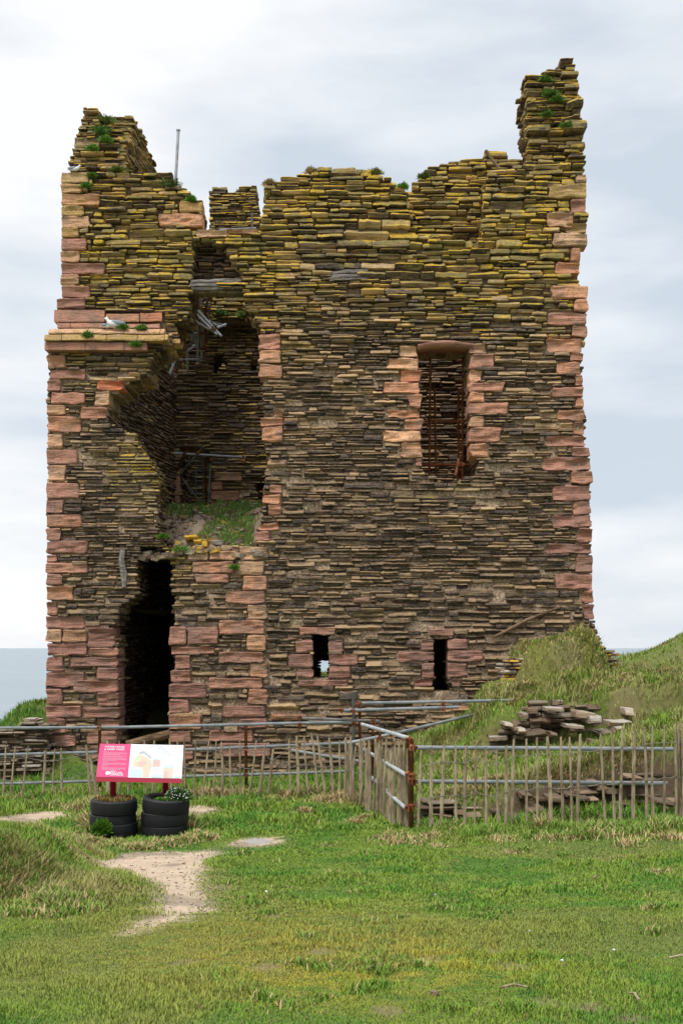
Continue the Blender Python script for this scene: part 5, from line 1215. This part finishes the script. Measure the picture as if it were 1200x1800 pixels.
rockwall('ruined_wall_stump', 'small lichened stones poking from the right shoulder of the grassy mound', Frame((0, 20.4, 0), (1, .0, 0), (0, -1, 0)),
         [((a - 600) / FPX * 20.4, CAMZ + (HOR - b_) / FPX * 20.4) for a, b_ in ((1040, 1180), (1036, 1124), (1046, 1120), (1052, 1128), (1064, 1138), (1082, 1152), (1078, 1180))], 62, .06, .4, (-.05, .06), .7, (.08, .3), bri=.45, hue=(.1, .8))
m_ = MB(); embed(m_, [(860, 1300), (935, 1232), (1060, 1236), (1150, 1250), (1150, 1275), (1040, 1310), (880, 1312)], 46, (.08, .36), (.05, .13), 0, 15.6, (-.04, .08), (.15, .9))
embed(m_, [(760, 1405), (1180, 1350), (1180, 1440), (760, 1450)], 60, (.08, .3), (.03, .07), 0, 13.9, (-.02, .05), (.1, .4))
tag(m_.build('rubble', M['rock']), kind='stuff', label='broken stones half buried in the bank right of the tower', cat='rubble')
# knoll rocks, left
rockwall('rock_outcrop', 'layered brown rock outcrop under the grassy knoll left of the tower foot', Frame((0, 21.75, 0), (1, .05, 0), (0, -1, 0)),
         pf([(-60, 1420), (-60, 1300), (0, 1292), (14, 1280), (30, 1290), (44, 1268), (62, 1262), (70, 1275), (90, 1270), (90, 1420)], 21.75), 63, .06, .6, (-.10, .12), .12, (.08, .45), 'rocks', .5, (.1, .8))
# ------------------------------------------------------------------ grass
rg = np.random.default_rng(7)
def blades(name, x, y, z, h, wd, lean, col, mat=None, extra=None):
    n = len(x); az = rg.uniform(0, 2 * np.pi, n); a2 = az + np.pi / 2 + rg.uniform(-.6, .6, n)
    dx_ = np.cos(az) * lean * h; dy_ = np.sin(az) * lean * h; wx = np.cos(a2) * wd / 2; wy = np.sin(a2) * wd / 2
    up = h * np.sqrt(np.clip(1 - (lean * .8) ** 2, .12, 1))
    V = np.empty((n, 5, 3))
    V[:, 0] = np.c_[x - wx, y - wy, z - .012]; V[:, 1] = np.c_[x + wx, y + wy, z - .012]
    V[:, 2] = np.c_[x + dx_ * .35 + wx * .8, y + dy_ * .35 + wy * .8, z + up * .62]; V[:, 3] = np.c_[x + dx_ * .35 - wx * .8, y + dy_ * .35 - wy * .8, z + up * .62]
    V[:, 4] = np.c_[x + dx_, y + dy_, z + up]
    b = (np.arange(n) * 5)[:, None]
    loops = np.concatenate([b + np.array([0, 1, 2, 3]), b + np.array([3, 2, 4])], 1).ravel()
    st = (np.arange(n) * 7)[:, None] + np.array([0, 4]); tot = np.tile([4, 3], n)
    c = np.repeat(col[:, None, :], 5, 1).reshape(-1, 3)
    return fastmesh(name, V.reshape(-1, 3), loops, st.ravel(), tot, c, mat or M['blade'])
def sample(n, y0, y1, power=1.0, xm=.33, pad=1.7):
    y = y0 + (y1 - y0) * rg.random(n) ** power
    w_ = xm * y + pad; x = rg.uniform(-1, 1, n) * w_; return x, y
SX = []; SY = []; SH = []; SW = []; SL = []
def zone(n, y0, y1, hb, wb, power=1.0):
    x, y = sample(n, y0, y1, power)
    jx = rg.normal(0, .075, len(x)); jy = rg.normal(0, .13, len(x))
    ok = ~path_mask(x + jx, y + jy) & ~((x > -5.85) & (x < 4.95) & (y > 21.9) & (y < 32))
    # outside the tyre stacks
    for cx in (200, 290):
        c = P(cx, 1440, 14.5); ok &= np.hypot(x - c[0], y - c[1]) > .29
    for (bx, by), br in BARE:
        ok &= (np.hypot((x - bx) / br, (y - by) / (br * 1.4)) + .5 * (rg.random(len(x)) - .5) > .75) | (rg.random(len(x)) < .25)
    x = x[ok]; y = y[ok]
    sl = np.hypot(land(x + .04, y) - land(x - .04, y), land(x, y + .04) - land(x, y - .04)) / .08
    ok = rg.random(len(x)) < np.clip(1.75 - sl * .7, np.where(y > 15.3, .7, .15), 1); x = x[ok]; y = y[ok]
    lush = fbm(x * 1.6, y * 1.6, 91, 3)
    h = hb * (.55 + .9 * rg.random(len(x))) * (.6 + 1.1 * sm(lush, .4, .7))
    wild = np.clip(sm(y, 14.3, 15.3) * sm(x, .7, 1.5) + .6 * sm(y, 14.5, 16) + sm(y, 22, 26), 0, 1)
    wild = np.maximum(wild, sm(1.3 - (np.abs((x + 3.4) / 1.6) ** 2.2 + np.abs((y - 10) / 2.2) ** 2.4), 0, .6) * .8)
    wild = np.maximum(wild, .65 * sm(x, .3, 1.6) * sm(y, 11.8, 13.4))
    h = h * (1 + 2.0 * wild * (.4 + lush)) * np.where(y > 15.4, .8, 1)
    SX.append(x); SY.append(y); SH.append(h); SW.append(wb * (.7 + .6 * rg.random(len(x)))); SL.append(.25 + .65 * rg.random(len(x)))
zone(340000, 4.3, 8.2, .017, .0044); zone(310000, 8, 14.3, .023, .0078); zone(170000, 14, 22.5, .045, .014); zone(60000, 22, 40, .04, .022)
x = np.concatenate(SX); y = np.concatenate(SY); h = np.concatenate(SH); w_ = np.concatenate(SW); ln = np.concatenate(SL)
c = colours(x, y); k = rg.random(len(x))
c = c * (.65 + .75 * rg.random(len(x)))[:, None]
dry = (rg.random(len(x)) < .045)[:, None]; c = np.where(dry, np.array([.33, .26, .13]) * (.6 + .6 * k[:, None]), c)
tag(blades('grass', x, y, land(x, y), h, w_, ln, np.clip(c, 0, 1)), kind='stuff', label='short green turf covering the ground', cat='grass')

# tussocks of long and dry grass: (px, py, spread m, blades, height, dryness)
TS = []
r = random.Random(12)
def ts(px, py, sp, n, h, dry, y0=4): g = ground_px(px, py, y0); TS.append((g[0], g[1], sp, n, h, dry))
for px, py, sp, h in ((350, 1398, .3, .16), (370, 1396, .3, .18), (390, 1398, .25, .14), (425, 1398, .3, .16), (450, 1402, .25, .18), (478, 1408, .2, .12), (500, 1402, .3, .2), (525, 1400, .35, .2), (545, 1398, .3, .18), (570, 1408, .3, .12), (600, 1402, .3, .14),
                      (630, 1410, .3, .16), (655, 1420, .25, .14), (535, 1430, .12, .12), (622, 1450, .15, .12), (640, 1440, .12, .1)): ts(px, py, sp, 420, h, .9)
for px, py, sp, h in ((690, 1475, .22, .2), (705, 1482, .3, .16), (735, 1484, .3, .14), (755, 1476, .2, .2), (770, 1490, .2, .1), (955, 1460, .12, .34), (948, 1450, .12, .3), (960, 1475, .15, .14), (880, 1478, .2, .14), (850, 1470, .2, .15), (1030, 1460, .2, .2), (1070, 1470, .25, .16), (1105, 1485, .2, .14),
                      (1155, 1535, .14, .07), (1000, 1478, .2, .14), (1140, 1470, .3, .12), (1180, 1475, .2, .16), (900, 1500, .14, .06), (1090, 1510, .12, .06)): ts(px, py, sp, 200, h * .75, .75)
for i in range(26):                                                            # scattered greener tufts in the near lawn
    px = r.uniform(640, 1190); py = r.uniform(1490, 1790); ts(px, py, r.uniform(.08, .16), 160, r.uniform(.035, .075), r.uniform(.0, .3))
for i in range(26): ts(r.uniform(380, 660), r.uniform(1430, 1780), r.uniform(.08, .15), 90, r.uniform(.04, .07), r.uniform(.0, .35))
for i in range(30): ts(r.uniform(745, 1190), r.uniform(1445, 1475), r.uniform(.15, .25), 260, r.uniform(.1, .2), r.uniform(0, .35))
for i in range(60):                                                            # long grass round the tyres
    a = r.uniform(0, 1); px = 108 + 262 * a; cy = 1470 + 22 * math.sin(math.pi * a); ts(px, cy + r.uniform(-6, 4), .14, 170, r.uniform(.06, .13), r.uniform(.25, .8))
for i in range(14): ts(r.choice([152, 160, 245, 335, 345, 355]) + r.uniform(-6, 6), r.uniform(1445, 1475), .1, 150, r.uniform(.16, .34), r.uniform(.3, .8))
for i in range(42): ts(r.uniform(-10, 150), r.uniform(1470, 1620), r.uniform(.12, .25), 240, r.uniform(.06, .13), r.uniform(.1, .6))
for i in range(22): ts(r.uniform(-10, 115), r.uniform(1535, 1590), r.uniform(.12, .22), 220, r.uniform(.08, .15), r.uniform(.3, .75))
for i in range(16): ts(r.uniform(-10, 180), r.uniform(1395, 1425), r.uniform(.2, .35), 240, r.uniform(.12, .2), r.uniform(.2, .9), 15.5)
for i in range(60): TS.append((r.uniform(1.2, 5.8), r.uniform(15.12, 15.5), .22, 240, r.uniform(.10, .18), r.uniform(.5, 1)))
for i in range(70): TS.append((r.uniform(1.3, 6.4), r.uniform(15.5, 18.1), .25, 170, r.uniform(.06, .12), r.uniform(.1, .7)))
for i in range(60): TS.append((r.uniform(2.3, 6.6), r.uniform(18.3, 19.3), .25, 200, r.uniform(.08, .16), r.uniform(.4, 1)))
for i in range(70): TS.append((r.uniform(2.9, 6.8), r.uniform(19.2, 22.6), .25, 170, r.uniform(.06, .15), r.uniform(.1, .95)))
for i in range(30): TS.append((3.95 + r.uniform(-.8, .9), 20.9 + r.uniform(-.7, .9), .22, 240, r.uniform(.03, .06), r.uniform(.1, .7)))
for i in range(90): TS.append((r.uniform(5.5, 14), r.uniform(22, 34), .5, 260, r.uniform(.08, .16), r.uniform(.3, 1)))
for i in range(40): TS.append((r.uniform(-7.6, -5.8), r.uniform(20.2, 23.8), .3, 150, r.uniform(.08, .18), r.uniform(.1, .6)))
for i in range(24): ts(r.uniform(300, 640), r.uniform(1378, 1398), .3, 160, r.uniform(.1, .2), r.uniform(0, .6), 18)
X_, Y_, H_, W_, L_, C_ = [], [], [], [], [], []
tmask_c = None
for (cx, cy, sp, n, hh, dr) in TS:
    a = rg.normal(0, sp * .5, n); b = rg.normal(0, sp * .5, n); d = np.exp(-(a * a + b * b) / (sp * sp))
    X_.append(cx + a); Y_.append(cy + b); H_.append(hh * (.45 + .75 * rg.random(n)) * (.4 + .6 * d)); L_.append(.3 + .5 * rg.random(n) + .8 * dr * rg.random(n)); W_.append(np.full(n, .0042 + .00055 * cy) * (.7 + .6 * rg.random(n)))
    t_ = (rg.random(n) < dr)[:, None]; k = (.55 + .8 * rg.random(n))[:, None]
    C_.append(np.where(t_, np.array([.46, .34, .17]) * k, np.array([.15, .26, .035]) * k))
x = np.concatenate(X_); y = np.concatenate(Y_); h = np.concatenate(H_); w_ = np.concatenate(W_); ln = np.concatenate(L_); c = np.concatenate(C_)
ok = ~((x > 2.85) & (x < 3.75) & (y > 19.1) & (y < 20.1) & (rg.random(len(x)) < .75)) & ~((x > -5.85) & (x < 4.95) & (y > 21.9) & (y < 32)) & ~(path_mask(x, y) & (rg.random(len(x)) < .85)); ok &= ~((y < 7.3) & (h > .09))
for cx in (200, 290):
    cc = P(cx, 1440, 14.5); ok &= np.hypot(x - cc[0], y - cc[1]) > .29
x, y, h, w_, ln, c = x[ok], y[ok], h[ok], w_[ok], ln[ok], c[ok]
tag(blades('tussock_grass', x, y, land(x, y), h, w_, ln, np.clip(c, 0, 1)), kind='stuff', label='long green and straw-coloured tussocks on banks and under the fences', cat='grass')
# grass on the debris heap and in the left tyre
n = 9000; x = rg.uniform(-3.95, -1.5, n); y = rg.uniform(22.05, 26.8, n)
g = -.16 * sm(-x, 2.4, 3.1) * (1 - sm(y, 25.6, 26.5)) + fbm(x * 1.3, y * 1.0, 71, 3) + .22 * sm(y, 24.8, 26.5) + .10 * np.exp(-((x + 2.0) / .5) ** 2)
ok = (g > .46) & (rg.random(n) < .75); x, y = x[ok], y[ok]; n = len(x); dr = (rg.random(n) < .35)[:, None]
c = np.where(dr, np.array([.36, .26, .13]), np.array([.15, .32, .05])) * (.6 + .7 * rg.random(n))[:, None]
tag(blades('heap_grass', x, y, debris(x, y), .03 + .06 * rg.random(n), np.full(n, .016), .4 + .7 * rg.random(n), c), kind='stuff', label='green and dry grass growing on the debris heap inside the tower gap', cat='grass')
n = 1100; a = rg.uniform(0, 6.283, n); q = .24 * np.sqrt(rg.random(n)); cx, cy, cz = P(200.5, 1416, 14.48); x = cx + q * np.cos(a); y = cy + q * np.sin(a)
dr = (rg.random(n) < .6)[:, None]; c = np.where(dr, np.array([.33, .19, .07]), np.array([.13, .15, .025])) * (.6 + .7 * rg.random(n))[:, None]
o = blades('dry_grass_clump', x, y, np.full(n, cz + .05), .05 + .06 * rg.random(n), np.full(n, .008), .4 + .7 * rg.random(n), c)
tag(o, 'brown dry grass filling the top of the left tyre stack', 'grass')
# gravel on the worn path
n = 1500; px_ = []
k = MB(); r = random.Random(77); cnt = 0
while cnt < 260:
    X = r.uniform(-3.2, -.9); Y = r.uniform(7, 14)
    if not bool(path_mask(np.array([X]), np.array([Y]))[0]): continue
    cnt += 1; s_ = r.uniform(.004, .011) * (1.6 if r.random() < .06 else 1); k.box((X, Y, landf(X, Y) + s_ * .2), (s_ * 1.6, s_ * 1.6, s_), Matrix.Rotation(r.uniform(0, 3), 3, 'Z'), (r.uniform(.2, 1), .5 * r.uniform(.6, 1.3), 0, 1), s_ * .2, r)
tag(k.build('gravel', M['rock']), kind='stuff', label='fine grit scattered on the bare path', cat='gravel')
